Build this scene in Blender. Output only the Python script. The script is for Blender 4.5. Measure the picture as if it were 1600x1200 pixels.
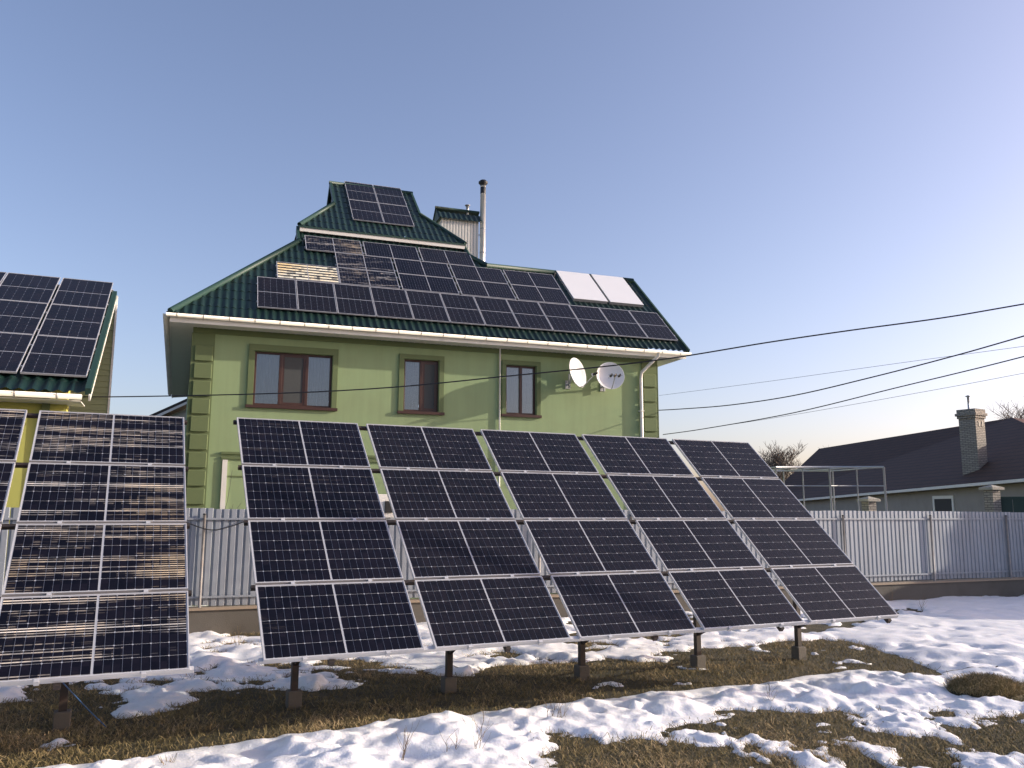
import bpy, math, random
import numpy as np
from mathutils import Matrix, Vector
random.seed(7)
R = math.radians
scene = bpy.context.scene
for o in list(bpy.data.objects):
    bpy.data.objects.remove(o)

# ------------------------------------------------------------------ camera
HC, F, HOR, ROLL = 2.40, 1303.0, 796.3, 0.0045
PITCH = math.atan((HOR - 600) / F)
cam = bpy.data.cameras.new('camera')
camo = bpy.data.objects.new('camera', cam)
scene.collection.objects.link(camo)
cam.sensor_width = 36
cam.lens = F / 1600 * 36
cam.clip_start = .1
cam.clip_end = 4000
camo.matrix_world = (Matrix.Translation((0, 0, HC)) @ Matrix.Rotation(math.pi / 2 + PITCH, 4, 'X')
                     @ Matrix.Rotation(ROLL, 4, 'Z'))
scene.camera = camo

# ------------------------------------------------------------------ sky and sun
SUN_EL, SUN_AZ = R(16.2), R(6.2)          # azimuth counted from +X towards +Y
sdir = Vector((math.cos(SUN_EL) * math.cos(SUN_AZ), math.cos(SUN_EL) * math.sin(SUN_AZ), math.sin(SUN_EL)))
world = bpy.data.worlds.new('World')
scene.world = world
world.use_nodes = True
wn = world.node_tree.nodes
wl = world.node_tree.links
wn.clear()
sky = wn.new('ShaderNodeTexSky')
sky.sky_type = 'NISHITA'
sky.sun_disc = False
sky.sun_elevation = SUN_EL
sky.sun_rotation = math.pi / 2 - SUN_AZ
sky.altitude = 100
sky.air_density = 0.9
sky.dust_density = 2.4
sky.ozone_density = 3.0
bg = wn.new('ShaderNodeBackground')
bg.inputs['Strength'].default_value = 0.15
wo = wn.new('ShaderNodeOutputWorld')
wb = wn.new('ShaderNodeMix'); wb.data_type = 'RGBA'; wb.blend_type = 'MULTIPLY'      # the camera's warm white balance
wb.inputs['Factor'].default_value = 1
wb.inputs['B'].default_value = (1.0, .775, .72, 1)
wl.new(sky.outputs[0], wb.inputs['A'])
wl.new(wb.outputs['Result'], bg.inputs['Color'])
wl.new(bg.outputs[0], wo.inputs['Surface'])
sun = bpy.data.lights.new('sun', 'SUN')
sun.energy = 2.65
sun.angle = R(0.55)
sun.color = (1.0, .89, .74)
suno = bpy.data.objects.new('sun', sun)
scene.collection.objects.link(suno)
suno.rotation_euler = sdir.to_track_quat('Z', 'Y').to_euler()
suno.location = (60, 0, 40)
scene.view_settings.view_transform = 'Standard'
scene.view_settings.look = 'None'
scene.view_settings.exposure = 1.18
scene.view_settings.gamma = 1.0
scene.render.engine = 'CYCLES'
scene.cycles.max_bounces = 6

# ------------------------------------------------------------------ pixel to direction
def ray(x, y):
    c, sn = math.cos(-ROLL), math.sin(-ROLL)
    dx, dy = x - 800, y - 600
    dx, dy = c * dx - sn * dy, sn * dx + c * dy
    d = (dx / F, 1.0, -dy / F)
    return Vector((d[0], d[1] * math.cos(PITCH) - d[2] * math.sin(PITCH), d[1] * math.sin(PITCH) + d[2] * math.cos(PITCH)))
CAM = Vector((0, 0, HC))
def on_plane(x, y, P, N):
    d = ray(x, y)
    return CAM + d * ((Vector(P) - CAM).dot(N) / d.dot(N))
def on_ground(x, y, z=0.0):
    return on_plane(x, y, (0, 0, z), Vector((0, 0, 1)))
def at_depth(x, y, Y):
    d = ray(x, y)
    return CAM + d * (Y / d.y)

# ------------------------------------------------------------------ helpers
COL = scene.collection
def tag(o, label=None, cat=None, group=None, kind=None):
    if label: o['label'] = label
    if cat: o['category'] = cat
    if group: o['group'] = group
    if kind: o['kind'] = kind
    return o
def empty(name, M, label=None, cat=None, group=None):
    o = bpy.data.objects.new(name, None)
    o.empty_display_size = .2
    COL.objects.link(o)
    o.matrix_world = M if isinstance(M, Matrix) else Matrix.Translation(M)
    return tag(o, label, cat, group)
def link(name, me, parent=None, M=None):
    o = bpy.data.objects.new(name, me)
    COL.objects.link(o)
    if parent is not None: o.parent = parent
    if M is not None: o.matrix_basis = M
    return o
def frame_mat(origin, az, tilt=0.0):
    u = Vector((math.cos(az), math.sin(az), 0))
    s = Vector((-math.sin(az) * math.cos(tilt), math.cos(az) * math.cos(tilt), math.sin(tilt)))
    n = u.cross(s)
    m = Matrix((u, s, n)).transposed().to_4x4()
    m.translation = Vector(origin)
    return m

class MB:
    def __init__(self): self.v = []; self.f = []
    def quad(self, *p):
        b = len(self.v); self.v += [tuple(q) for q in p]; self.f.append(tuple(range(b, b + len(p)))); return self
    def box(self, x0, x1, y0, y1, z0, z1, M=None):
        b = len(self.v)
        P = [(x, y, z) for z in (z0, z1) for y in (y0, y1) for x in (x0, x1)]
        if M is not None: P = [tuple(M @ Vector(p)) for p in P]
        self.v += P
        for q in ((0, 2, 3, 1), (4, 5, 7, 6), (0, 1, 5, 4), (2, 6, 7, 3), (0, 4, 6, 2), (1, 3, 7, 5)):
            self.f.append(tuple(b + i for i in q))
        return self
    def bar(self, a, c, w, h=None, up=(0, 0, 1)):
        a, c = Vector(a), Vector(c); h = h or w
        d = (c - a); L = d.length; d.normalize()
        up = Vector(up)
        if abs(d.dot(up)) > .99: up = Vector((0, 1, 0))
        x = d.cross(up).normalized(); y = x.cross(d).normalized()
        M = Matrix((x, y, d)).transposed().to_4x4(); M.translation = a
        return self.box(-w / 2, w / 2, -h / 2, h / 2, 0, L, M)
    def tube(self, pts, r, n=8, cap=True):
        pts = [Vector(p) for p in pts]
        rr = r if isinstance(r, (list, tuple)) else [r] * len(pts)
        b = len(self.v); ref = None
        for i, p in enumerate(pts):
            d = (pts[min(i + 1, len(pts) - 1)] - pts[max(i - 1, 0)]).normalized()
            if ref is None:
                ref = Vector((0, 0, 1)) if abs(d.z) < .9 else Vector((1, 0, 0))
            x = d.cross(ref).normalized(); y = d.cross(x).normalized()
            for k in range(n):
                t = 2 * math.pi * k / n
                self.v.append(tuple(p + rr[i] * (math.cos(t) * x + math.sin(t) * y)))
        for i in range(len(pts) - 1):
            for k in range(n):
                a0 = b + i * n + k; a1 = b + i * n + (k + 1) % n
                self.f.append((a0, a1, a1 + n, a0 + n))
        if cap:
            self.f.append(tuple(b + k for k in range(n)))
            self.f.append(tuple(b + (len(pts) - 1) * n + k for k in reversed(range(n))))
        return self
    def lathe(self, prof, n=24, M=None):
        b = len(self.v)
        for (r, z) in prof:
            for k in range(n):
                t = 2 * math.pi * k / n
                p = Vector((r * math.cos(t), r * math.sin(t), z))
                self.v.append(tuple(M @ p if M is not None else p))
        for i in range(len(prof) - 1):
            for k in range(n):
                a0 = b + i * n + k; a1 = b + i * n + (k + 1) % n
                self.f.append((a0, a1, a1 + n, a0 + n))
        return self
    def mesh(self, name, mat, smooth=False):
        me = bpy.data.meshes.new(name)
        me.from_pydata(self.v, [], self.f)
        if mat: me.materials.append(mat)
        if smooth: me.shade_smooth()
        me.update()
        return me
    def build(self, name, mat, parent=None, smooth=False, M=None, bevel=0):
        o = link(name, self.mesh(name, mat, smooth), parent, M)
        if bevel:
            m = o.modifiers.new('bevel', 'BEVEL'); m.width = bevel; m.segments = 2; m.limit_method = 'ANGLE'
        return o
def np_mesh(name, V, Fq, mat, smooth=True):
    me = bpy.data.meshes.new(name)
    k = Fq.shape[1]
    me.vertices.add(len(V)); me.vertices.foreach_set('co', np.ascontiguousarray(V, np.float32).ravel())
    me.loops.add(Fq.size); me.loops.foreach_set('vertex_index', np.ascontiguousarray(Fq, np.int32).ravel())
    me.polygons.add(len(Fq))
    me.polygons.foreach_set('loop_start', np.arange(0, Fq.size, k, dtype=np.int32))
    me.polygons.foreach_set('loop_total', np.full(len(Fq), k, np.int32))
    me.polygons.foreach_set('use_smooth', np.full(len(Fq), smooth, bool))
    me.update(calc_edges=True); me.validate()
    me.materials.append(mat)
    return me

# ------------------------------------------------------------------ noise in numpy
class Noise:
    def __init__(self, seed): self.t = np.random.RandomState(seed).rand(256, 256)
    def val(self, x, y):
        xi = np.floor(x).astype(int); yi = np.floor(y).astype(int)
        fx = x - xi; fy = y - yi
        fx = fx * fx * (3 - 2 * fx); fy = fy * fy * (3 - 2 * fy)
        g = lambda i, j: self.t[i & 255, j & 255]
        return (g(xi, yi) * (1 - fx) + g(xi + 1, yi) * fx) * (1 - fy) + (g(xi, yi + 1) * (1 - fx) + g(xi + 1, yi + 1) * fx) * fy
    def fbm(self, x, y, s, oct=4, gain=.5):
        r = 0; a = 1; tot = 0
        for k in range(oct):
            r = r + a * self.val(x / s + 17.3 * k, y / s + 9.1 * k); tot += a; a *= gain; s = s / 2.03
        return r / tot
NZ = Noise(3); NZ2 = Noise(11); NZ3 = Noise(29)

# ------------------------------------------------------------------ materials
def new_mat(name):
    m = bpy.data.materials.new(name); m.use_nodes = True
    nt = m.node_tree
    return m, nt, nt.nodes['Principled BSDF'], nt.nodes, nt.links
def simple(name, col, rough=.6, metal=0, var=.12, scale=6.0, bump=0.0, bscale=60, spec=.5, coat=0, dirt=None, dscale=1.2, damt=.4, coord='Object'):
    m, nt, p, N, L = new_mat(name)
    p.inputs['Roughness'].default_value = rough
    p.inputs['Metallic'].default_value = metal
    p.inputs['Specular IOR Level'].default_value = spec
    p.inputs['Coat Weight'].default_value = coat
    tc = N.new('ShaderNodeTexCoord')
    nz = N.new('ShaderNodeTexNoise'); nz.inputs['Scale'].default_value = scale; nz.inputs['Detail'].default_value = 6
    L.new(tc.outputs[coord], nz.inputs['Vector'])
    mx = N.new('ShaderNodeMix'); mx.data_type = 'RGBA'
    mx.inputs['A'].default_value = (*[c * (1 - var) for c in col], 1)
    mx.inputs['B'].default_value = (*[min(1, c * (1 + var)) for c in col], 1)
    L.new(nz.outputs['Fac'], mx.inputs['Factor'])
    out = mx.outputs['Result']
    if dirt:
        n2 = N.new('ShaderNodeTexNoise'); n2.inputs['Scale'].default_value = dscale; n2.inputs['Detail'].default_value = 8
        n2.inputs['Roughness'].default_value = .65
        L.new(tc.outputs[coord], n2.inputs['Vector'])
        mr = N.new('ShaderNodeMapRange'); mr.inputs['From Min'].default_value = .48; mr.inputs['From Max'].default_value = .75
        mr.inputs['To Max'].default_value = damt
        L.new(n2.outputs['Fac'], mr.inputs['Value'])
        m2 = N.new('ShaderNodeMix'); m2.data_type = 'RGBA'
        L.new(mr.outputs['Result'], m2.inputs['Factor']); L.new(out, m2.inputs['A'])
        m2.inputs['B'].default_value = (*dirt, 1)
        out = m2.outputs['Result']
    L.new(out, p.inputs['Base Color'])
    if bump:
        nb = N.new('ShaderNodeTexNoise'); nb.inputs['Scale'].default_value = bscale; nb.inputs['Detail'].default_value = 5
        L.new(tc.outputs[coord], nb.inputs['Vector'])
        b = N.new('ShaderNodeBump'); b.inputs['Strength'].default_value = bump; b.inputs['Distance'].default_value = .01
        L.new(nb.outputs['Fac'], b.inputs['Height']); L.new(b.outputs['Normal'], p.inputs['Normal'])
    return m
MT = {}
MT['wall_green'] = simple('wall_green', (.262, .348, .178), .85, var=.05, scale=1.2, bump=.25, bscale=140, dirt=(.21, .235, .12), dscale=.5, damt=.35)
def weather(m, fine_var):
    nt = m.node_tree; N, L = nt.nodes, nt.links; p = N['Principled BSDF']
    src = p.inputs['Base Color'].links[0].from_socket
    tc = N.new('ShaderNodeTexCoord'); mp = N.new('ShaderNodeMapping'); mp.inputs['Scale'].default_value = (5, 5, .35)
    L.new(tc.outputs['Object'], mp.inputs['Vector'])
    nz = N.new('ShaderNodeTexNoise'); nz.inputs['Scale'].default_value = 1; nz.inputs['Detail'].default_value = 7; nz.inputs['Roughness'].default_value = .62
    L.new(mp.outputs[0], nz.inputs['Vector'])
    mr = N.new('ShaderNodeMapRange'); mr.inputs['From Min'].default_value = .42; mr.inputs['From Max'].default_value = .8; mr.inputs['To Max'].default_value = fine_var
    L.new(nz.outputs['Fac'], mr.inputs['Value'])
    mx = N.new('ShaderNodeMix'); mx.data_type = 'RGBA'; mx.blend_type = 'MULTIPLY'; mx.inputs['B'].default_value = (.55, .52, .5, 1)
    L.new(mr.outputs['Result'], mx.inputs['Factor']); L.new(src, mx.inputs['A']); L.new(mx.outputs['Result'], p.inputs['Base Color'])
weather(MT['wall_green'], .25)
MT['trim_green'] = simple('trim_green', (.125, .165, .072), .85, var=.06, scale=2, bump=.25, bscale=140, dirt=(.1, .125, .055), damt=.4)
MT['wall_yellow'] = simple('wall_yellow', (.42, .42, .11), .85, var=.05, scale=1.2, bump=.2, bscale=120)
MT['siding'] = simple('siding', (.27, .3, .16), .6, var=.06, scale=2)
MT['roof_green'] = simple('roof_green', (.0055, .023, .0195), .42, var=.25, scale=3, spec=.4, dirt=(.015, .027, .022), dscale=2, damt=.35)
MT['roof_trim'] = simple('roof_trim', (.014, .048, .036), .55, var=.15, scale=3)
MT['pvc'] = simple('pvc', (.74, .72, .66), .4, var=.04, scale=3, dirt=(.5, .47, .4), dscale=1.5, damt=.45)
MT['soffit'] = simple('soffit', (.62, .6, .55), .5, var=.04, scale=3)
MT['collector'] = simple('collector', (.72, .73, .74), .3, var=.03, scale=1.5, coat=.3)
MT['brown_frame'] = simple('brown_frame', (.055, .022, .014), .4, var=.15, scale=12)
MT['curtain'] = simple('curtain', (.8, .82, .86), .9, var=.12, scale=9)
MT['screen'] = simple('screen', (.06, .065, .065), .8, var=.1, scale=20)
MT['alu'] = simple('alu', (.52, .53, .55), .4, metal=.3, var=.06, scale=4)
MT['backsheet'] = simple('backsheet', (.33, .35, .39), .5, var=.03)
MT['steel_dark'] = simple('steel_dark', (.03, .024, .022), .6, metal=.2, var=.3, scale=10, dirt=(.09, .045, .025), dscale=5, damt=.5)
MT['steel_grey'] = simple('steel_grey', (.42, .43, .44), .45, metal=.4, var=.1, scale=6)
MT['concrete'] = simple('concrete', (.115, .104, .088), .9, var=.2, scale=5, bump=.5, bscale=50, dirt=(.06, .052, .04), dscale=2.5, damt=.6)
MT['fence'] = simple('fence', (.31, .34, .38), .45, metal=.12, var=.06, scale=1.5, dirt=(.235, .255, .285), dscale=2, damt=.4)
weather(MT['fence'], .5)
MT['fence_post'] = simple('fence_post', (.3, .28, .26), .6, metal=.2, var=.2, scale=8, dirt=(.16, .1, .07), dscale=6, damt=.4)
MT['timber'] = simple('timber', (.32, .25, .18), .8, var=.25, scale=8, dirt=(.15, .11, .08), dscale=4, damt=.4)
MT['dish'] = simple('dish', (.72, .72, .72), .35, var=.03, scale=4)
MT['black'] = simple('black', (.012, .012, .013), .55, var=.2)
MT['cable'] = simple('cable', (.018, .018, .022), .6, var=.2)
MT['steel_flue'] = simple('steel_flue', (.75, .75, .76), .3, metal=.5, var=.06, scale=5)
MT['white_sheet'] = simple('white_sheet', (.66, .65, .6), .45, var=.04, scale=2)
MT['bark'] = simple('bark', (.12, .095, .075), .9, var=.25, scale=15)
MT['twig'] = simple('twig', (.2, .165, .135), .9, var=.25, scale=15)
MT['weed'] = simple('weed', (.2, .14, .075), .9, var=.3, scale=15)
MT['neigh_wall'] = simple('neigh_wall', (.32, .29, .26), .9, var=.1, scale=1.5, dirt=(.2, .18, .16), damt=.4)
MT['pale_wall'] = simple('pale_wall', (.6, .58, .5), .85, var=.06, scale=1)
MT['blue_rope'] = simple('blue_rope', (.03, .09, .22), .6, var=.2)
MT['stone'] = simple('stone', (.34, .32, .27), .9, var=.3, scale=14, bump=.6, bscale=25)
MT['gate_green'] = simple('gate_green', (.012, .035, .028), .5, var=.15)

def brick_mat(name, c1, c2, mortar, bw, bh, ms, rough=.9, vec_rot=None):
    m, nt, p, N, L = new_mat(name)
    tc = N.new('ShaderNodeTexCoord'); br = N.new('ShaderNodeTexBrick')
    sx = N.new('ShaderNodeSeparateXYZ'); cx = N.new('ShaderNodeCombineXYZ'); ad = N.new('ShaderNodeMath')
    L.new(tc.outputs['Object'], sx.inputs[0]); L.new(sx.outputs['X'], ad.inputs[0]); L.new(sx.outputs['Y'], ad.inputs[1])
    L.new(ad.outputs[0], cx.inputs['X']); L.new(sx.outputs['Z'], cx.inputs['Y'])
    L.new(cx.outputs[0], br.inputs['Vector'])
    br.inputs['Color1'].default_value = (*c1, 1); br.inputs['Color2'].default_value = (*c2, 1); br.inputs['Mortar'].default_value = (*mortar, 1)
    br.inputs['Scale'].default_value = 1; br.inputs['Brick Width'].default_value = bw; br.inputs['Row Height'].default_value = bh
    br.inputs['Mortar Size'].default_value = ms
    L.new(br.outputs['Color'], p.inputs['Base Color']); p.inputs['Roughness'].default_value = rough
    b = N.new('ShaderNodeBump'); b.inputs['Strength'].default_value = .6; b.inputs['Distance'].default_value = .02; b.invert = True
    L.new(br.outputs['Fac'], b.inputs['Height']); L.new(b.outputs['Normal'], p.inputs['Normal'])
    return m
MT['brown_roof'] = brick_mat('brown_roof', (.05, .023, .014), (.068, .032, .02), (.022, .012, .009), .33, .2, .02, .75)
MT['chimney_brick'] = brick_mat('chimney_brick', (.34, .31, .27), (.25, .23, .2), (.12, .11, .1), .26, .085, .014)

def cell_material(name, glint, warm, pitch=9):
    m, nt, p, N, L = new_mat(name)
    p.inputs['Roughness'].default_value = .3
    p.inputs['Coat Weight'].default_value = .12
    p.inputs['Coat Roughness'].default_value = .05
    p.inputs['Specular IOR Level'].default_value = .12
    tc = N.new('ShaderNodeTexCoord'); oi = N.new('ShaderNodeObjectInfo')
    def math_(op, a, b=None, c=None):
        n = N.new('ShaderNodeMath'); n.operation = op
        for k, x in enumerate((a, b, c)):
            if x is None: continue
            if isinstance(x, (int, float)): n.inputs[k].default_value = x
            else: L.new(x, n.inputs[k])
        return n.outputs[0]
    sx = N.new('ShaderNodeSeparateXYZ'); L.new(tc.outputs['Object'], sx.inputs[0])
    # one random number for each cell
    cx = N.new('ShaderNodeCombineXYZ')
    L.new(math_('FLOOR', math_('DIVIDE', math_('ADD', sx.outputs['X'], -.022), .0815)), cx.inputs['X'])
    L.new(math_('FLOOR', math_('DIVIDE', math_('ADD', sx.outputs['Y'], -.017), .161)), cx.inputs['Y'])
    L.new(math_('MULTIPLY', oi.outputs['Random'], 91.0), cx.inputs['Z'])
    wn_ = N.new('ShaderNodeTexWhiteNoise'); wn_.noise_dimensions = '3D'; L.new(cx.outputs[0], wn_.inputs['Vector'])
    rnd = wn_.outputs['Value']
    r = N.new('ShaderNodeMix'); r.data_type = 'RGBA'
    r.inputs['A'].default_value = (.0035, .004, .0085, 1); r.inputs['B'].default_value = (.0085, .008, .0145, 1)
    dn1 = N.new('ShaderNodeTexNoise'); dn1.inputs['Scale'].default_value = .8; dn1.inputs['Detail'].default_value = 3
    gp_ = N.new('ShaderNodeNewGeometry'); L.new(gp_.outputs['Position'], dn1.inputs['Vector'])
    L.new(math_('MULTIPLY_ADD', math_('SUBTRACT', dn1.outputs['Fac'], .5), 1.6, rnd), r.inputs['Factor'])
    # collector ribbons along the long side of the module, widened for painted glints
    lt = math_('LESS_THAN', math_('ABSOLUTE', math_('SUBTRACT', math_('FRACT', math_('MULTIPLY', sx.outputs['Y'], pitch / .161)), .5)), .04 + .17 * min(glint, 1.3) ** 2 if glint < 1.4 else .27)
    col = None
    if glint > 0:
        # glints painted into the ribbon colour: uneven pale bands along the module
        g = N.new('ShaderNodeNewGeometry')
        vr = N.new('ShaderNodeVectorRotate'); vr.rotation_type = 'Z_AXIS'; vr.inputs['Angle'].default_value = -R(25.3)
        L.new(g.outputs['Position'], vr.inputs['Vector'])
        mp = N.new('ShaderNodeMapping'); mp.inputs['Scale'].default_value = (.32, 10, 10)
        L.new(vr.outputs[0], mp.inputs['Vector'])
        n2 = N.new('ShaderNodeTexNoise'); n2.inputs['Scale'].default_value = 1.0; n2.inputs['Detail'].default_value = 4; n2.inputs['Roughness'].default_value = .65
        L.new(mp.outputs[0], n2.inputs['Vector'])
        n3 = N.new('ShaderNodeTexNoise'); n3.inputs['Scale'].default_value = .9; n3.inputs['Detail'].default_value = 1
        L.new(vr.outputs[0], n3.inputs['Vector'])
        v = math_('MULTIPLY_ADD', rnd, .06 if glint < 1.4 else .5, n2.outputs['Fac'])
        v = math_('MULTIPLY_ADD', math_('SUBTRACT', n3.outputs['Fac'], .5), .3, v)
        mr = N.new('ShaderNodeMapRange'); mr.inputs['From Min'].default_value = .80 - .25 * glint; mr.inputs['From Max'].default_value = 1.0 - .25 * glint
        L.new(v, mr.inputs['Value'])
        fac = math_('MULTIPLY', lt, math_('MULTIPLY', mr.outputs['Result'], 1.0 if glint >= 1 else .3))
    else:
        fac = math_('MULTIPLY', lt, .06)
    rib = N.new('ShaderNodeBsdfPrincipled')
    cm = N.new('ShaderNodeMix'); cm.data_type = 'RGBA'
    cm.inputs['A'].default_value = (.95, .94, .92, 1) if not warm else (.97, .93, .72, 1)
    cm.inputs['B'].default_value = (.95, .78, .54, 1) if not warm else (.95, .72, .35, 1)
    L.new(rnd if glint == 0 else math_('MULTIPLY_ADD', math_('SUBTRACT', n3.outputs['Fac'], .5), 3.0, math_('MULTIPLY', rnd, .5)), cm.inputs['Factor'])
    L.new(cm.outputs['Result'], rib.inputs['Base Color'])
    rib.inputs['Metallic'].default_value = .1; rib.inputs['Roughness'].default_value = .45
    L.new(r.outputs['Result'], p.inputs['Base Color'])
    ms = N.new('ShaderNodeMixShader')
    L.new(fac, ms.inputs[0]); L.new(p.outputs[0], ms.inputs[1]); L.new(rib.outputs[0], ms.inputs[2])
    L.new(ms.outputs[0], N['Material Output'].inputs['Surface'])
    return m
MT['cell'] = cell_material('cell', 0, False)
MT['cell_faint_glint'] = cell_material('cell_faint_glint', .5, False)
MT['cell_glint'] = cell_material('cell_glint', 1.0, False, 5)
MT['cell_gold_glint'] = cell_material('cell_gold_glint', 1.4, True, 1)

def glass_mat():
    m, nt, p, N, L = new_mat('window_glass')
    t = N.new('ShaderNodeBsdfTransparent'); t.inputs['Color'].default_value = (.75, .78, .8, 1)
    g = N.new('ShaderNodeBsdfGlossy'); g.inputs['Roughness'].default_value = .02
    fz = N.new('ShaderNodeFresnel'); fz.inputs['IOR'].default_value = 2.2
    ms = N.new('ShaderNodeMixShader')
    L.new(fz.outputs[0], ms.inputs[0]); L.new(t.outputs[0], ms.inputs[1]); L.new(g.outputs[0], ms.inputs[2])
    L.new(ms.outputs[0], N['Material Output'].inputs['Surface'])
    return m
MT['glass'] = glass_mat()

def snow_mat():
    m, nt, p, N, L = new_mat('snow')
    tc = N.new('ShaderNodeTexCoord')
    n1 = N.new('ShaderNodeTexNoise'); n1.inputs['Scale'].default_value = 9; n1.inputs['Detail'].default_value = 8
    L.new(tc.outputs['Object'], n1.inputs['Vector'])
    n3 = N.new('ShaderNodeTexNoise'); n3.inputs['Scale'].default_value = 55; n3.inputs['Detail'].default_value = 4
    L.new(tc.outputs['Object'], n3.inputs['Vector'])
    mr = N.new('ShaderNodeMapRange'); mr.inputs['From Min'].default_value = .69; mr.inputs['From Max'].default_value = .74
    L.new(n3.outputs['Fac'], mr.inputs['Value'])
    mx = N.new('ShaderNodeMix'); mx.data_type = 'RGBA'
    mx.inputs['A'].default_value = (.86, .87, .89, 1); mx.inputs['B'].default_value = (.78, .77, .75, 1)
    L.new(n1.outputs['Fac'], mx.inputs['Factor'])
    m2 = N.new('ShaderNodeMix'); m2.data_type = 'RGBA'; m2.inputs['B'].default_value = (.3, .25, .18, 1)
    L.new(mr.outputs['Result'], m2.inputs['Factor']); L.new(mx.outputs['Result'], m2.inputs['A'])
    L.new(m2.outputs['Result'], p.inputs['Base Color'])
    p.inputs['Roughness'].default_value = .55
    p.inputs['Specular IOR Level'].default_value = .25
    p.inputs['Subsurface Weight'].default_value = .25; p.inputs['Subsurface Radius'].default_value = (.03, .035, .05); p.inputs['Subsurface Scale'].default_value = .6
    n2 = N.new('ShaderNodeTexNoise'); n2.inputs['Scale'].default_value = 38; n2.inputs['Detail'].default_value = 6
    L.new(tc.outputs['Object'], n2.inputs['Vector'])
    b = N.new('ShaderNodeBump'); b.inputs['Strength'].default_value = .35; b.inputs['Distance'].default_value = .02
    L.new(n2.outputs['Fac'], b.inputs['Height']); L.new(b.outputs['Normal'], p.inputs['Normal'])
    return m
MT['snow'] = snow_mat()
def soil_mat():
    m, nt, p, N, L = new_mat('soil_grass')
    tc = N.new('ShaderNodeTexCoord')
    n1 = N.new('ShaderNodeTexNoise'); n1.inputs['Scale'].default_value = 2.2; n1.inputs['Detail'].default_value = 9; n1.inputs['Roughness'].default_value = .7
    L.new(tc.outputs['Object'], n1.inputs['Vector'])
    cr = N.new('ShaderNodeValToRGB'); e = cr.color_ramp.elements
    e[0].position = .3; e[0].color = (.028, .025, .012, 1); e[1].position = .7; e[1].color = (.105, .082, .045, 1)
    x = cr.color_ramp.elements.new(.5); x.color = (.058, .05, .025, 1)
    L.new(n1.outputs['Fac'], cr.inputs[0]); L.new(cr.outputs[0], p.inputs['Base Color'])
    p.inputs['Roughness'].default_value = .95
    n2 = N.new('ShaderNodeTexNoise'); n2.inputs['Scale'].default_value = 45; n2.inputs['Detail'].default_value = 6
    L.new(tc.outputs['Object'], n2.inputs['Vector'])
    b = N.new('ShaderNodeBump'); b.inputs['Strength'].default_value = .9; b.inputs['Distance'].default_value = .04
    L.new(n2.outputs['Fac'], b.inputs['Height']); L.new(b.outputs['Normal'], p.inputs['Normal'])
    return m
MT['soil'] = soil_mat()
def blade_mat():
    m, nt, p, N, L = new_mat('dry_grass')
    at = N.new('ShaderNodeAttribute'); at.attribute_name = 'tint'
    cr = N.new('ShaderNodeValToRGB'); e = cr.color_ramp.elements
    e[0].position = 0; e[0].color = (.1, .084, .036, 1); e[1].position = 1; e[1].color = (.52, .39, .23, 1)
    x = cr.color_ramp.elements.new(.45); x.color = (.235, .185, .085, 1)
    L.new(at.outputs['Fac'], cr.inputs[0]); L.new(cr.outputs[0], p.inputs['Base Color'])
    p.inputs['Roughness'].default_value = .8; p.inputs['Specular IOR Level'].default_value = .2
    return m
MT['blade'] = blade_mat()

# ================================================================== GROUND, SNOW, GRASS
ARR0 = Vector((-2.470, 8.660, HC - 1.497)); ARR_AZ, ARR_T = R(25.5), R(41.8)
FEN0 = Vector((-5.81, 16.46, 0)); FEN_AZ = math.atan2(7.14, 17.96)

def ground_h(x, y):
    return .035 * (NZ.fbm(x, y, 2.3, 3) - .5) + .02 * (NZ2.fbm(x, y, .5, 3) - .5)
def sdist(poly, X, Y):
    P = np.array(poly); Q = np.roll(P, -1, 0)
    d = np.full(X.shape, 1e9); inside = np.zeros(X.shape, bool)
    for (ax, ay), (bx, by) in zip(P, Q):
        ex, ey = bx - ax, by - ay
        t = np.clip(((X - ax) * ex + (Y - ay) * ey) / (ex * ex + ey * ey + 1e-12), 0, 1)
        d = np.minimum(d, np.hypot(X - ax - t * ex, Y - ay - t * ey))
        c = (ay > Y) != (by > Y)
        inside ^= c & (X < (bx - ax) * (Y - ay) / (by - ay + 1e-12) + ax)
    return np.where(inside, d, -d)
gp = lambda pts: [tuple(on_ground(x, y, .03).xy) for x, y in pts]
bank = gp([(-60, 1206), (0, 1199), (79, 1193), (184, 1186), (262, 1172), (328, 1164), (394, 1151), (479, 1143), (557, 1135), (636, 1124),
           (728, 1115), (820, 1104), (872, 1095), (937, 1091), (977, 1083), (1069, 1074), (1200, 1063), (1243, 1056), (1327, 1045), (1400, 1047), (1432, 1055),
           (1476, 1054), (1446, 1038), (1398, 1022), (1366, 1011), (1324, 1000), (1290, 990), (1330, 977), (1400, 960), (1330, 940), (1300, 926)])
bank += [(14.6, 24.2), (28, 29.3), (28, 4), (-8, 4)]
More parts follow.
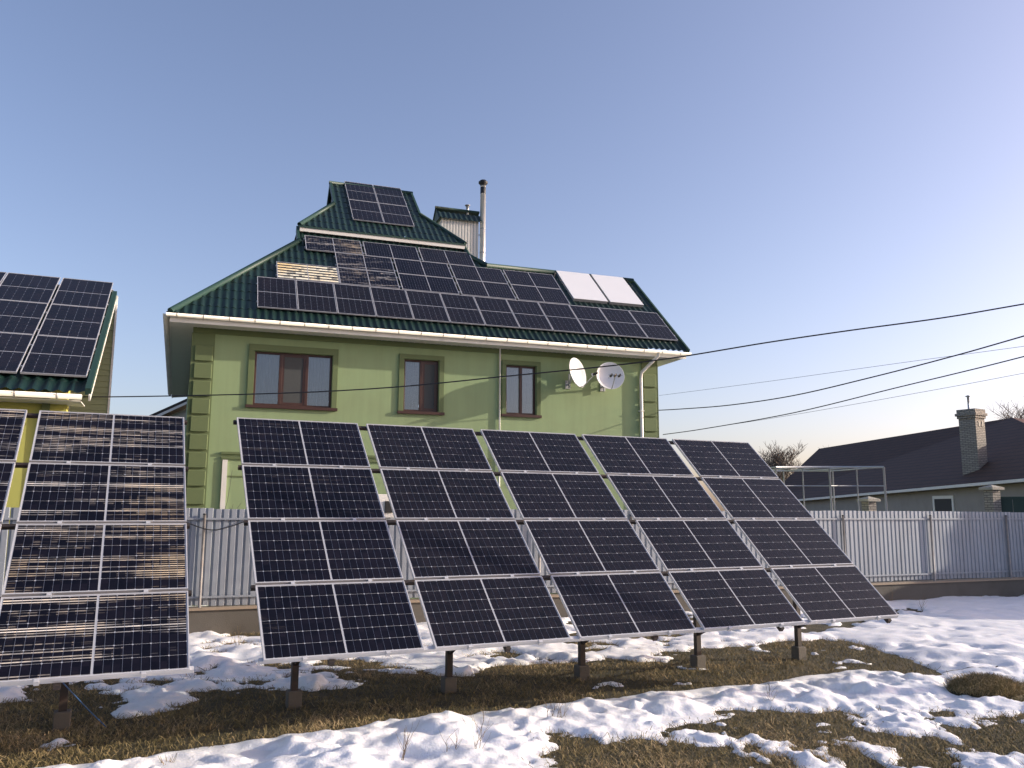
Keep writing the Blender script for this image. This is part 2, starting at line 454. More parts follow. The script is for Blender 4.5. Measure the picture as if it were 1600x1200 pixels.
holes = [gp(h) for h in [
    [(815, 1158), (850, 1142), (905, 1138), (960, 1150), (1010, 1146), (1050, 1158), (1120, 1162), (1150, 1168), (1120, 1180), (1180, 1184), (1140, 1200), (1060, 1215), (900, 1215), (870, 1185), (860, 1168)],
    [(1128, 1128), (1150, 1112), (1180, 1104), (1240, 1104), (1306, 1107), (1330, 1118), (1300, 1130), (1330, 1146), (1290, 1160), (1235, 1165), (1200, 1158), (1150, 1148)],
    [(1430, 1108), (1480, 1107), (1475, 1118), (1440, 1122)], [(1505, 1136), (1530, 1124), (1640, 1116), (1640, 1166), (1560, 1168), (1500, 1158), (1480, 1138)],
    [(1405, 1172), (1450, 1166), (1500, 1172), (1490, 1196), (1430, 1205), (1400, 1190)],
    [(1060, 1152), (1110, 1130), (1136, 1132), (1120, 1150)],
    [(1500, 1086), (1520, 1068), (1580, 1060), (1620, 1066), (1620, 1092), (1560, 1096)],
    [(1352, 1106), (1380, 1104), (1390, 1114), (1360, 1118)], [(1385, 952), (1420, 946), (1450, 953), (1430, 962), (1395, 960)]]]
patch = gp([(800, 1150), (1010, 1130), (1140, 1100), (1320, 1100), (1640, 1108), (1700, 1260), (760, 1260)])
def snow_d(X, Y):
    """signed distance in metres into the snow cover, noise included"""
    n = NZ.fbm(X, Y, .55, 4, .6) - .5
    fine = NZ3.fbm(X, Y, .16, 3) - .5
    d = sdist(bank, X, Y) + .28 * n + .1 * fine
    for h in holes:
        d = np.minimum(d, -(sdist(h, X, Y) - .05 + .75 * n + .45 * fine))
    pin = np.clip(sdist(patch, X, Y) / .4, 0, 1)
    pn = NZ2.fbm(X * 1.0, Y * .55, .42, 4, .6)
    d = np.where(pin > 0, np.minimum(d, d * (1 - pin) + pin * (pn - .455) * 1.3), d)
    # behind the racks: broken snow up to the fence
    a = ARR_AZ
    w = -(X - ARR0.x) * math.sin(a) + (Y - ARR0.y) * math.cos(a)
    t = (X - ARR0.x) * math.cos(a) + (Y - ARR0.y) * math.sin(a)
    near = 2.9 + .02 * t * (t > 0) + .5 * (NZ3.fbm(X, Y, 1.6, 2) - .5)
    rear = np.minimum((w - near) * .8, .5)
    rear = np.maximum(rear, -.45) * .6 + 2.0 * (NZ2.fbm(X, Y, .75, 4, .65) - .56) - .03
    rear = np.where(w > 1.0, rear, -1)
    return np.maximum(d, rear)
def snow_top(X, Y, d):
    base = .10 * (1 - np.exp(-np.maximum(d, 0) / .26))
    amp = np.clip(d / .4, 0, 1) * (1 - .7 * np.clip((Y - 13.5) / 3, 0, 1))
    b = (NZ2.fbm(X + .13 * Y, Y, .48, 3, .45) - .5) * .20 + (NZ.fbm(X, Y, .22, 3) - .5) * .085 + (NZ3.fbm(X, Y, 1.5, 2) - .5) * .1 + (NZ2.fbm(X, Y, .09, 2) - .5) * .022
    pits = np.clip(NZ3.fbm(X * .9, Y, .31, 2) - .62, 0, 1) * .55
    h = base + amp * (b - pits) + np.minimum(d, 0) * .9
    return np.where(d > .05, np.maximum(h, .012), h)
def grid(x0, x1, y0, y1, st):
    xs = np.arange(x0, x1 + 1e-6, st); ys = np.arange(y0, y1 + 1e-6, st)
    X, Y = np.meshgrid(xs, ys)
    n, m = X.shape
    idx = np.arange(n * m).reshape(n, m)
    Fq = np.stack([idx[:-1, :-1], idx[:-1, 1:], idx[1:, 1:], idx[1:, :-1]], -1).reshape(-1, 4)
    return X.ravel(), Y.ravel(), Fq
def compact(V, Fq):
    used = np.unique(Fq); mp = np.full(len(V), -1); mp[used] = np.arange(len(used))
    return V[used], mp[Fq]
# near ground with relief, then one far sheet around and below it
X, Y, Fq = grid(-18, 28, 3, 32, .17)
me = np_mesh('ground', np.stack([X, Y, ground_h(X, Y)], -1), Fq, MT['soil'])
tag(link('ground', me), kind='structure')
gf = MB().quad((-1500, -600, -.06), (1500, -600, -.06), (1500, 2500, -.06), (-1500, 2500, -.06))
tag(gf.build('field', MT['soil']), kind='structure')
def snow_obj(x0, x1, y0, y1, st):
    X, Y, Fq = grid(x0, x1, y0, y1, st)
    d = snow_d(X, Y)
    keep = (d[Fq] > -.06).any(1)
    Z = ground_h(X, Y) + snow_top(X, Y, d)
    V, F2 = compact(np.stack([X, Y, Z], -1), Fq[keep])
    o = link('snow', np_mesh('snow', V, F2, MT['snow']))
    return tag(o, kind='structure')
snow_obj(-9, 11, 5.6, 13, .036)
snow_obj(-14, 27, 13, 28, .075)
snow_obj(11, 27, 5.6, 13, .09)

# dry grass
def blades(name, px, py, hmin, hmax, width, base=None, lean=.5, tint=None, rs=None):
    rs = rs or np.random.RandomState(1); n = len(px)
    h = hmin + (hmax - hmin) * rs.rand(n) ** 1.6
    a = rs.rand(n) * 2 * np.pi; b = rs.rand(n) * 2 * np.pi; l = lean * h * (.3 + rs.rand(n))
    z0 = (ground_h(px, py) - .012) if base is None else base
    wx, wy = np.cos(a) * width, np.sin(a) * width
    V = np.empty((n, 5, 3))
    V[:, 0] = np.stack([px - wx, py - wy, z0], -1); V[:, 1] = np.stack([px + wx, py + wy, z0], -1)
    mx_, my_ = px + np.cos(b) * l * .4, py + np.sin(b) * l * .4
    V[:, 2] = np.stack([mx_ - wx * .7, my_ - wy * .7, z0 + h * .6], -1); V[:, 3] = np.stack([mx_ + wx * .7, my_ + wy * .7, z0 + h * .6], -1)
    V[:, 4] = np.stack([px + np.cos(b) * l, py + np.sin(b) * l, z0 + h * (.95 - .3 * lean)], -1)
    i = np.arange(n)[:, None] * 5
    T = np.concatenate([i + [[0, 1, 3]], i + [[0, 3, 2]], i + [[2, 3, 4]]], 1).reshape(-1, 3)
    me = np_mesh(name, V.reshape(-1, 3), T, MT['blade'], smooth=False)
    at = me.attributes.new('tint', 'FLOAT', 'POINT')
    tv = np.clip((.45 + .35 * rs.randn(n)) if tint is None else tint + .2 * rs.randn(n), 0, 1)
    at.data.foreach_set('value', np.repeat(tv, 5).astype(np.float32))
    return me
rs = np.random.RandomState(5)
n = 420000
gy = 6.3 + 10.5 * rs.rand(n) ** 1.5; gx = (rs.rand(n) * 2 - 1) * (gy * .66 + .5)
dd = snow_d(gx, gy)
lush = NZ3.fbm(gx, gy, .7, 3)
ok = (dd < .02 + .12 * rs.rand(n) ** 3) & (rs.rand(n) < .35 + 1.1 * np.clip(lush - .3, 0, 1))
gx, gy, lush = gx[ok], gy[ok], lush[ok]
me = blades('grass', gx, gy, .02, .13, .0036, lean=1.7, tint=np.clip(-.05 + .95 * lush, 0, 1), rs=rs)
tag(link('grass', me), 'short dry brown winter grass between patches of snow', 'grass', kind='stuff')

# ================================================================== SOLAR PANELS
PW, PH = 1.694, 1.0
def panel_meshes():
    fr = MB()
    w, d = .0115, .036
    fr.box(0, PW, 0, w, -d, 0); fr.box(0, PW, PH - w, PH, -d, 0)
    fr.box(0, w, w, PH - w, -d, 0); fr.box(PW - w, PW, w, PH - w, -d, 0)
    bs = MB().box(w, PW - w, w, PH - w, -.010, -.006)
    return fr.mesh('frame', MT['alu']), bs.mesh('backsheet', MT['backsheet'])
FRAME_ME, SHEET_ME = panel_meshes()
CW, CHh = .0780, .1573                     # half cells: along and across the module
PX, PY = .0815, .1610
X0, Y0 = .013 + (1.668 - 2 * (10 * PX) ) / 3 + CW / 2 - .003, .013 + (.974 - 6 * PY) / 2 + PY / 2
def cell_pos():
    r = []
    for half in (0, 1):
        for j in range(6):
            for i in range(10):
                x = .022 + PX / 2 + i * PX if half == 0 else PW - .022 - PX / 2 - (9 - i) * PX
                r.append((x, Y0 + j * PY, (i + half) % 2))
    return r
CELLS = cell_pos()
def cell_poly(flip):
    c = .0085; a, b = CW / 2, CHh / 2
    P = [(-a, -b), (a - c, -b), (a, -b + c), (a, b - c), (a - c, b), (-a, b)]
    if flip: P = [(-x, -y) for x, y in P]
    return P
def add_cell(mb, x, y, flip, top=-.0045, bot=-.006):
    P = cell_poly(flip); b = len(mb.v); k = len(P)
    mb.v += [(x + p, y + q, bot) for p, q in P] + [(x + p, y + q, top) for p, q in P]
    mb.f.append(tuple(b + k + i for i in range(k)))
    for i in range(k): mb.f.append((b + i, b + (i + 1) % k, b + k + (i + 1) % k, b + k + i))
CELL_ME, JOIN_ME = {}, {}
for key in ('cell', 'cell_faint_glint', 'cell_glint', 'cell_gold_glint'):
    for fl in (0, 1):
        m = MB(); add_cell(m, 0, 0, fl); CELL_ME[key, fl] = m.mesh('cell', MT[key])
    m = MB()
    for x, y, fl in CELLS: add_cell(m, x, y, fl)
    JOIN_ME[key] = m.mesh('cells', MT[key])
def solar_panel(M, label, group, mat='cell', single=False):
    r = empty('photovoltaic_module', M, label, 'solar panel', group)
    link('frame', FRAME_ME, r); link('backsheet', SHEET_ME, r)
    if single:
        for x, y, fl in CELLS: link('cell', CELL_ME[mat, fl], r, Matrix.Translation((x, y, 0)))
    else:
        tag(link('cells', JOIN_ME[mat], r), kind='stuff')
    return r
def landscape(Fm, u, s, n=0): return Fm @ Matrix.Translation((u, s, n))
def portrait(Fm, u, s, n=0):
    return Fm @ Matrix.Translation((u + PH, s, n)) @ Matrix.Rotation(math.pi / 2, 4, 'Z')
ORD = ['first', 'second', 'third', 'fourth', 'fifth', 'sixth', 'seventh', 'eighth', 'ninth', 'tenth', 'eleventh', 'twelfth']

# ---- ground racks
GX, GY = .134, .0355
AF = frame_mat(ARR0, ARR_AZ, ARR_T)
rows = ['bottom row', 'second row up', 'third row up', 'top row']
for c in range(5):
    for r_ in range(4):
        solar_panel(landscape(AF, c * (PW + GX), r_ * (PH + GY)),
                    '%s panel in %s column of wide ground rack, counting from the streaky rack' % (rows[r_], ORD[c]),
                    'panels of the wide ground rack', 'cell_faint_glint' if c == 0 else 'cell', single=(c < 3))
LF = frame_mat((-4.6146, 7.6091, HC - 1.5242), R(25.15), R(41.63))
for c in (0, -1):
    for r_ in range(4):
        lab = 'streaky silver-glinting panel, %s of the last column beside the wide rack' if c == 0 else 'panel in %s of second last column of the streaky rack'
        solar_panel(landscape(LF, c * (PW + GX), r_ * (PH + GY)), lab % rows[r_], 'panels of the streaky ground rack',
                    'cell_glint', single=(c == 0))
def rack(Fm, u0, u1, posts, ucl, label):
    base = Fm @ Vector((u0, 0, 0)); base.z = 0
    az = math.atan2(Fm.col[0].y, Fm.col[0].x)
    root = empty('mounting_rack', frame_mat(base, az), label, 'rack')
    inv = root.matrix_world.inverted()
    T = lambda u, s, n: inv @ (Fm @ Vector((u, s, n)))
    nrm = (inv.to_3x3() @ Fm.to_3x3() @ Vector((0, 0, 1)))
    for k in range(5):                                   # horizontal purlins
        s = k * (PH + GY) - GY / 2
        if k == 0: s = .035
        if k == 4: s = 4 * (PH + GY) - GY - .04
        MB().bar(T(u0 - .04, s, -.036 - .0225), T(u1 + .04, s, -.036 - .0225), .045, .045, nrm).build('purlin', MT['steel_dark'] if k else MT['alu'], root)
    for u in posts:
        MB().bar(T(u, -.02, -.081 - .03), T(u, 4.1, -.081 - .03), .06, .06, nrm).build('rafter', MT['steel_dark'], root)
        for s, h in ((2.42, .2),):
            p = T(u, s, -.14)
            MB().box(p.x - .04, p.x + .04, p.y - .04, p.y + .04, .1, p.z + .03).build('post', MT['steel_dark'], root)
            MB().box(p.x - .085, p.x + .085, p.y - .085, p.y + .085, -.2, h).build('footing', MT['concrete'], root, bevel=.012)
        pz_ = T(u, 2.42, -.14)
        MB().bar(T(u, .55, -.14), Vector((pz_.x, pz_.y, .5)), .045).build('brace', MT['steel_dark'], root)
        MB().bar(T(u, 3.7, -.14), Vector((pz_.x, pz_.y, 1.0)), .045).build('brace', MT['steel_dark'], root)
    cl = MB().box(-.022, .022, -.014, .012, -.05, .004).box(-.022, .022, -.012, .02, .001, .005)
    clm = cl.mesh('clamp', MT['alu'])
    R4 = (inv @ Fm).to_3x3().to_4x4()
    for uc in ucl:
        for q in (.24, .76):
            m = R4.copy(); m.translation = T(uc + q * PW, -.014, 0); link('clamp', clm, root, m)
            for k in (1, 2, 3):
                m = R4.copy(); m.translation = T(uc + q * PW, k * (PH + GY) - GY / 2, -.004); link('clamp', clm, root, m)
    return root
rack(AF, 0, 5 * PW + 4 * GX, [.7, 2.73, 4.77, 6.83, 8.88], [c * (PW + GX) for c in range(5)],
     'dark steel tilted rack on concrete footings carrying five panel columns')
rack(LF, -PW - GX, PW, [-1.45, .57], [-PW - GX, 0], 'dark steel tilted rack carrying the streaky panels beside the yellow building')

# ================================================================== GREEN HOUSE
HO = Vector((-6.4188, 20.4736, 0)); HAZ, HT = R(19.292), R(41.768)
HM = frame_mat(HO, HAZ)
TP = math.tan(HT); CT, ST = math.cos(HT), math.sin(HT)
PEZ = 4.8374 + HC                 # height of the panel plane over the eave line
EZ = PEZ - .105 / CT              # height of the roof sheet at the eave
house = empty('green_house', HM, 'two-storey light green house with dark green tiled roof full of panels', 'house')
HV = Vector(HM.col[1][:3]); HU = Vector(HM.col[0][:3])
HI = HM.inverted()
def fac(px_, py_, v=.6): return HI @ on_plane(px_, py_, HM @ Vector((0, v, 0)), HV)

def tile_sheet(name, poly, fn, parent, mat, wave=.19, step=.35, dirv='v', amp=.022, lip=.02):
    """profiled sheet over a polygon in (a, v); fn(a, v, h) gives the local point. a runs across the slope, v up it."""
    A = [p[0] for p in poly]; B = [p[1] for p in poly]
    a0, a1, b0, b1 = min(A), max(A), min(B), max(B)
    xs = np.arange(a0, a1 + .02, wave / 7)
    ys = []
    k = 0
    while b0 + k * step < b1 + .01:
        ys += [b0 + k * step, b0 + k * step + .04, b0 + k * step + step * .55, b0 + (k + 1) * step - .006]; k += 1
    ys = np.array([y for y in ys if y <= b1 + .03])
    Xg, Yg = np.meshgrid(xs, ys)
    fr = np.mod((Yg - b0) / step + 1e-6, 1)
    ph = 2 * np.pi * Xg / wave
    H = amp * (.5 + .5 * np.cos(ph)) ** 1.6 + lip * (1 - fr) * (.55 + .45 * np.cos(ph))
    P = poly; n, m = Xg.shape
    xf, yf = Xg.ravel(), Yg.ravel()
    idx = np.arange(n * m).reshape(n, m)
    Q = np.stack([idx[:-1, :-1], idx[:-1, 1:], idx[1:, 1:], idx[1:, :-1]], -1).reshape(-1, 4)
    keep = sdist(P, xf[Q].mean(1), yf[Q].mean(1)) > -.012
    V = fn(xf, yf, H.ravel())
    V, Q = compact(V, Q[keep])
    o = link(name, np_mesh(name, V, Q, mat, smooth=False), parent)
    return o
def slope_fn(z0, v0, tp=TP):
    ct = 1 / math.sqrt(1 + tp * tp); st = tp * ct
    return lambda a, v, h: np.stack([a, v - st * h, z0 + (v - v0) * tp + ct * h], -1)

# --- walls
UL, UR, VF, BACK = -1.46, 11.62, .6, 14.9
WZ = EZ - .2
LOWZ = 0
wins = []
def wz(rel): return rel + PEZ
holesW = [(.02, 1.99, wz(-2.23), wz(-.83)), (3.9, 4.88, wz(-2.22), wz(-.79)), (6.82, 7.74, wz(-2.18), wz(-.77))]
def wall_holes(u0, u1, z0, z1, v, hs, depth):
    mb = MB()
    us = sorted({u0, u1, *[h[0] for h in hs], *[h[1] for h in hs]}); zs = sorted({z0, z1, *[h[2] for h in hs], *[h[3] for h in hs]})
    for a, b in zip(us, us[1:]):
        for c, d in zip(zs, zs[1:]):
            if any(h[0] <= (a + b) / 2 <= h[1] and h[2] <= (c + d) / 2 <= h[3] for h in hs): continue
            mb.quad((a, v, c), (b, v, c), (b, v, d), (a, v, d))
    for a, b, c, d in hs:
        w = v + depth
        mb.quad((a, v, c), (a, v, d), (a, w, d), (a, w, c)); mb.quad((b, v, c), (b, w, c), (b, w, d), (b, v, d))
        mb.quad((a, v, d), (b, v, d), (b, w, d), (a, w, d)); mb.quad((a, v, c), (a, w, c), (b, w, c), (b, v, c))
    return mb
SK = -.043                                              # the side wall is not quite square to the front
wl_ = wall_holes(UL, UR, 0, WZ, VF, holesW, .24)
ULB = UL + SK * (BACK - VF)
wl_.quad((UL, VF, 0), (UL, VF, WZ), (ULB, BACK, WZ), (ULB, BACK, 0))
wl_.quad((UR, VF, 0), (UR, 6.2, 0), (UR, 6.2, WZ), (UR, 3.4, WZ + 2.75), (UR, VF, WZ))
wl_.quad((ULB, BACK, 0), (ULB, BACK, WZ), (9.8, BACK, WZ), (9.8, BACK, 0))
wl_.quad((9.8, BACK, 0), (9.8, BACK, WZ), (9.8, 6.2, WZ), (9.8, 6.2, 0)).quad((9.8, 6.2, 0), (9.8, 6.2, WZ), (UR, 6.2, WZ), (UR, 6.2, 0))
wl_.build('wall', MT['wall_green'], house)
# frieze band under the eaves and quoins
MB().box(UL - .03, UR + .03, VF - .035, VF - .002, wz(-.47), WZ + .05).build('frieze', MT['trim_green'], house)
def quoins(ua, ub, name='quoin'):
    MB().box(ua - .05 if ua < 5 else ua, ub if ua < 5 else ub + .05, VF - .028, VF - .003, 0, wz(-.475)).build('corner_strip', MT['trim_green'], house)
    z = wz(-.80)
    mb = MB().box(0, (ub - ua) - .07, -.045, 0, 0, .385)
    me = mb.mesh('quoin', MT['trim_green'])
    while z > .6:
        o = link('quoin', me, house, Matrix.Translation((ua + .035, VF - .0285, z - .385)))
        m = o.modifiers.new('bevel', 'BEVEL'); m.width = .018; m.segments = 2
        z -= .445
quoins(UL, UL + .5); quoins(UR - .5, UR)
MB().box(UR + .002, UR + .03, VF - .028, VF + .5, 0, wz(-.475)).build('corner_strip', MT['trim_green'], house)

# --- windows
def window(h, mull, kinds, sur):
    a, b, c, d = h; v = VF + .07
    w = MB()
    f = .055
    w.box(a, b, v, v + .07, c, c + f).box(a, b, v, v + .07, d - f, d).box(a, a + f, v, v + .07, c + f, d - f).box(b - f, b, v, v + .07, c + f, d - f)
    win = w.build('window', MT['brown_frame'], house, bevel=.006)
    ed = [a + f] + mull + [b - f]
    for x in mull: MB().box(x - .04, x + .04, v - .008, v + .062, c + f, d - f).build('mullion', MT['brown_frame'], win, bevel=.005)
    for i, k in enumerate(kinds):
        x0 = ed[i] + (.04 if i else 0); x1 = ed[i + 1] - (.04 if i < len(mull) else 0)
        if k == 'screen':
            s = MB(); g = .05
            s.box(x0, x1, v + .002, v + .05, c + f, c + f + g).box(x0, x1, v + .002, v + .05, d - f - g, d - f)
            s.box(x0, x0 + g, v + .002, v + .05, c + f + g, d - f - g).box(x1 - g, x1, v + .002, v + .05, c + f + g, d - f - g)
            s.build('sash', MT['brown_frame'], win)
            MB().quad((x0 + g, v + .015, c + f + g), (x1 - g, v + .015, c + f + g), (x1 - g, v + .015, d - f - g), (x0 + g, v + .015, d - f - g)).build('insect_screen', MT['screen'], win)
        MB().box(x0, x1, v + .036, v + .042, c + f, d - f).build('pane', MT['glass'], win)
        cu = []
        nn = 36
        mbc = MB()
        for q in range(nn):
            xa = x0 + (x1 - x0) * q / nn; xb = x0 + (x1 - x0) * (q + 1) / nn
            ya = v + .135 + .02 * math.sin(q * 1.15) * (1 + .4 * math.sin(q * .37)); yb = v + .135 + .02 * math.sin((q + 1) * 1.15) * (1 + .4 * math.sin((q + 1) * .37))
            mbc.quad((xa, ya, c + .01), (xb, yb, c + .01), (xb, yb, d - .01), (xa, ya, d - .01))
        mbc.build('curtain', MT['curtain'], win)
    s0, s1, t0, t1 = sur
    g = MB()
    g.box(s0, s1, VF - .045, VF - .002, d, t1).box(s0, a, VF - .045, VF - .002, t0, d).box(b, s1, VF - .045, VF - .002, t0, d)
    g.build('window_surround', MT['trim_green'], house, bevel=.006)
    MB().box(s0 - .02, s1 + .02, VF - .075, VF + .068, t0 - .035, c - .002 if c - .002 > t0 else t0 + .01).build('window_sill', MT['brown_frame'], house)
window(holesW[0], [.68, 1.34], ['g', 'screen', 'g'], (-.13, 2.13, wz(-2.27), wz(-.66)))
window(holesW[1], [4.4], ['g', 'screen'], (3.76, 5.02, wz(-2.26), wz(-.66)))
window(holesW[2], [7.3], ['g', 'g'], (6.70, 7.87, wz(-2.22), wz(-.64)))
# ground-floor window mouldings that show above the fence and between the panels
MB().box(-.66, 6.4, VF - .04, VF - .002, wz(-3.62), wz(-3.56)).box(-.66, 6.4, VF - .06, VF - .002, wz(-3.5), wz(-3.44)).build('lintel_moulding', MT['trim_green'], house)
MB().box(-.62, -.5, VF - .05, VF - .002, 1.2, wz(-3.64)).build('white_jamb', MT['pvc'], house)
MB().box(-.48, 1.5, VF - .02, VF - .002, wz(-4.06), wz(-4.03)).build('sash_rail', MT['trim_green'], house)
# thin pipe and downpipes
MB().tube([(6.63, VF - .05, .3), (6.63, VF - .05, WZ + .02)], .025).build('vent_pipe', MT['pvc'], house, True)
dp = MB().tube([(11.33, -.09, EZ - .1), (11.33, -.07, EZ - .2), (11.08, VF - .1, EZ - .62), (11.06, VF - .09, EZ - .8), (11.06, VF - .09, .2)], .05, 10)
dp.build('downpipe', MT['pvc'], house, True)
for z in (1.5, 3.4, 5.3): MB().box(11.0, 11.12, VF - .15, VF - .002, z, z + .03).build('pipe_clip', MT['pvc'], house)

# --- roof
EL = -2.04
ELB = EL + SK * 15.5
front = [(EL, 0), (12.35, 0), (12.35, 3.4), (7.1, 3.4), (6.62, 3.86), (6.62, 4.5), (1.24, 4.5), (1.24, 3.68)]
tile_sheet('roof_tiles', front, slope_fn(EZ, 0), house, MT['roof_green'])
rz = lambda v: EZ + v * TP
rb = MB()
rb.quad((EL, 0, EZ), (1.24, 3.68, rz(3.68)), (1.0, 11.8, rz(3.68)), (ELB, 15.5, EZ))            # hip over the side
rb.quad((1.27, 3.7, rz(3.68)), (1.27, 4.5, rz(4.5)), (1.27, 11, rz(4.5)), (1.27, 11.8, rz(3.68)))    # gable above the hip
rb.quad((12.35, 3.4, rz(3.4)), (12.35, 6.8, EZ), (8.0, 6.8, EZ), (7.1, 3.4, rz(3.4)))
rb.quad((7.1, 3.4, rz(3.4)), (10.4, 6.8, EZ), (10.4, 15.5, EZ), (6.62, 11.6, rz(3.86)), (6.62, 3.86, rz(3.86)))
rb.quad((ELB, 15.5, EZ), (1.0, 11.8, rz(3.68)), (6.62, 11.6, rz(3.86)), (10.4, 15.5, EZ))
rb.quad((1.24, 4.5, rz(4.5)), (6.62, 4.5, rz(4.5)), (6.62, 11, rz(4.5)), (1.24, 11, rz(4.5)))
rb.build('roof_side', MT['roof_green'], house)
def cap(name, pts, w=.1, lift=.05, parent=house):
    return MB().tube([(p[0], p[1], p[2] + lift) for p in pts], w, 8).build(name, MT['roof_trim'], parent, True)
cap('hip_cap', [(EL + .02, .02, EZ), (1.24, 3.68, rz(3.68))], .085)
cap('ridge_cap', [(7.1, 3.42, rz(3.4)), (12.38, 3.42, rz(3.4))], .09)
cap('hip_cap', [(7.12, 3.4, rz(3.4)), (6.62, 3.86, rz(3.86)), (6.62, 4.3, rz(4.3))], .08)
vb = MB()
vb.bar((12.38, -.02, EZ - .02), (12.38, 3.42, rz(3.4) - .02), .06, .2)
vb.build('verge_board', MT['roof_trim'], house)
MB().bar((1.22, 3.6, rz(3.6)), (1.22, 4.42, rz(4.42)), .08, .2).build('verge_board', MT['roof_trim'], house)
# tile edges that show along the side eave
for k in range(34):
    v = .25 + k * .45
    MB().box(-.06, .05, -.16, .16, -.03, .03).build('edge_tile', MT['roof_green'], house, M=Matrix.Translation((EL + SK * v - .0, v, EZ + .03)))
# soffit, fascia and gutters
sf = MB()
SZ = EZ - .19
sf.quad((EL + .05, .06, SZ), (12.3, .06, SZ), (12.3, VF + .02, SZ), (EL + .66, VF + .02, SZ))
sf.quad((EL + .05, .06, SZ), (EL + .66, VF + .02, SZ), (ULB + .02, BACK, SZ), (ELB + .05, 15.4, SZ))
sf.quad((UR, VF, SZ), (12.3, VF, SZ), (12.3, 6.2, SZ), (UR, 6.2, SZ))
sf.build('soffit', MT['soffit'], house)
sr = MB()
for k in range(96):
    u = EL + .35 + k * .15
    if u < 12.25: sr.box(u, u + .012, .07, VF - .04, SZ - .012, SZ - .001)
o = sr.build('soffit_ribs', MT['soffit'], house); tag(o, kind='stuff')
MB().box(EL + .02, 12.33, .03, .055, SZ - .02, EZ - .01).build('fascia', MT['pvc'], house)
M_ = Matrix.Translation((EL + .03, .06, 0)) @ Matrix.Rotation(math.atan(-SK), 4, 'Z')
MB().box(-.012, .012, 0, 15.4, SZ - .02, EZ - .01).build('fascia', MT['pvc'], house, M=M_)
def gutter(p0, p1, r=.075, name='gutter', parent=house, out=None):
    p0, p1 = Vector(p0), Vector(p1); d = (p1 - p0).normalized(); x = d.cross(Vector((0, 0, 1))).normalized()
    mb = MB(); k = 9
    for p in (p0, p1):
        for j in range(k):
            t = math.pi * j / (k - 1); mb.v.append(tuple(p + x * r * math.cos(t) - Vector((0, 0, 1)) * r * math.sin(t)))
        for j in range(k):
            t = math.pi * (1 - j / (k - 1)); mb.v.append(tuple(p + x * (r - .008) * math.cos(t) - Vector((0, 0, 1)) * (r - .008) * math.sin(t)))
    n2 = 2 * k
    for j in range(n2): mb.f.append((j, (j + 1) % n2, n2 + (j + 1) % n2, n2 + j))
    for base in (0, n2):
        mb.f.append(tuple(base + j for j in range(k)))
    g = mb.build(name, MT['pvc'], parent, True)
    L = (p1 - p0).length; kk = int(L / .62)
    br = MB()
    for j in range(k):
        t = math.pi * j / (k - 1)
        for dd_ in (-.016, .016): br.v.append(tuple(d * dd_ + x * (r + .008) * math.cos(t) - Vector((0, 0, 1)) * (r + .008) * math.sin(t)))
    for j in range(k - 1): br.f.append((2 * j, 2 * j + 1, 2 * j + 3, 2 * j + 2))
    bm_ = br.mesh('bracket', MT['pvc'])
    for q in range(kk + 1): link('bracket', bm_, g, Matrix.Translation(p0 + d * (q + .4) * L / (kk + 1)))
    return g
gutter((EL - .06, -.06, EZ - .02), (12.42, -.06, EZ - .05))
gutter((ELB - .06, 15.4, EZ - .03), (EL - .07, .02, EZ - .02))

# --- cupola: small hip-and-gable roof on top
C0, C1, CV0, CV1, CZ = 1.25, 6.59, 4.1, 10.1, PEZ + 3.81
G0, G1, GV = 2.45, 5.4, 5.65
RV = 7.1
cz = lambda v: CZ + (v - CV0) * TP
cup = MB().box(1.55, 6.3, 4.45, 9.8, CZ - 1.0, CZ - .1).build('cupola', MT['roof_green'], house)
tile_sheet('roof_tiles', [(C0, CV0), (C1, CV0), (G1, GV), (G1, RV), (G0, RV), (G0, GV)], slope_fn(CZ, CV0), cup, MT['roof_green'])
q = MB()
q.quad((C0, CV0, CZ), (G0, GV, cz(GV)), (G0, 2 * RV - GV, cz(GV)), (C0, CV1, CZ))
q.quad((C1, CV0, CZ), (C1, CV1, CZ), (G1, 2 * RV - GV, cz(GV)), (G1, GV, cz(GV)))
q.quad((C0, CV1, CZ), (G0, 2 * RV - GV, cz(GV)), (G0, RV, cz(RV)), (G1, RV, cz(RV)), (G1, 2 * RV - GV, cz(GV)), (C1, CV1, CZ))
q.build('roof_side', MT['roof_green'], cup)
for gx_, sgn in ((G0 + .12, -1), (G1 - .12, 1)):
    MB().quad((gx_, GV + .02, cz(GV)), (gx_, RV, cz(RV) - .04), (gx_, 2 * RV - GV, cz(GV))).build('gable_panel', MT['steel_grey'], cup)
    MB().bar((gx_ - sgn * -.09, GV - .02, cz(GV) - .02), (gx_ + sgn * .09, RV, cz(RV) - .02), .07, .16).build('verge_board', MT['roof_trim'], cup)
    MB().bar((gx_ + sgn * .1, RV, cz(RV) - .03), (gx_ + sgn * .1, 2 * RV - GV, cz(GV) - .03), .05, .14).build('verge_board', MT['roof_trim'], cup)
MB().bar((G0 + .1, GV + .2, cz(GV) + .02), (G0 + .1, RV, cz(RV) - .22), .03, .03).build('gable_strip', MT['pvc'], cup)
cap('ridge_cap', [(G0 - .02, RV, cz(RV)), (G1 + .02, RV, cz(RV))], .07, .03, cup)
cap('hip_cap', [(C0, CV0, CZ), (G0, GV, cz(GV))], .075, .04, cup)
cap('hip_cap', [(C1, CV0, CZ), (G1, GV, cz(GV))], .06, .03, cup)
MB().box(C0 + .02, C1 - .02, CV0 + .01, CV0 + .04, CZ - .16, CZ - .04).build('fascia', MT['pvc'], cup)
MB().box(C0 - .01, C1 + .01, CV0 - .012, CV0 + .02, CZ - .045, CZ + .012).build('drip_edge', MT['roof_trim'], cup)
MB().box(C0 + .02, C0 + .04, CV0 + .045, CV1, CZ - .16, CZ - .02).build('fascia', MT['pvc'], cup)
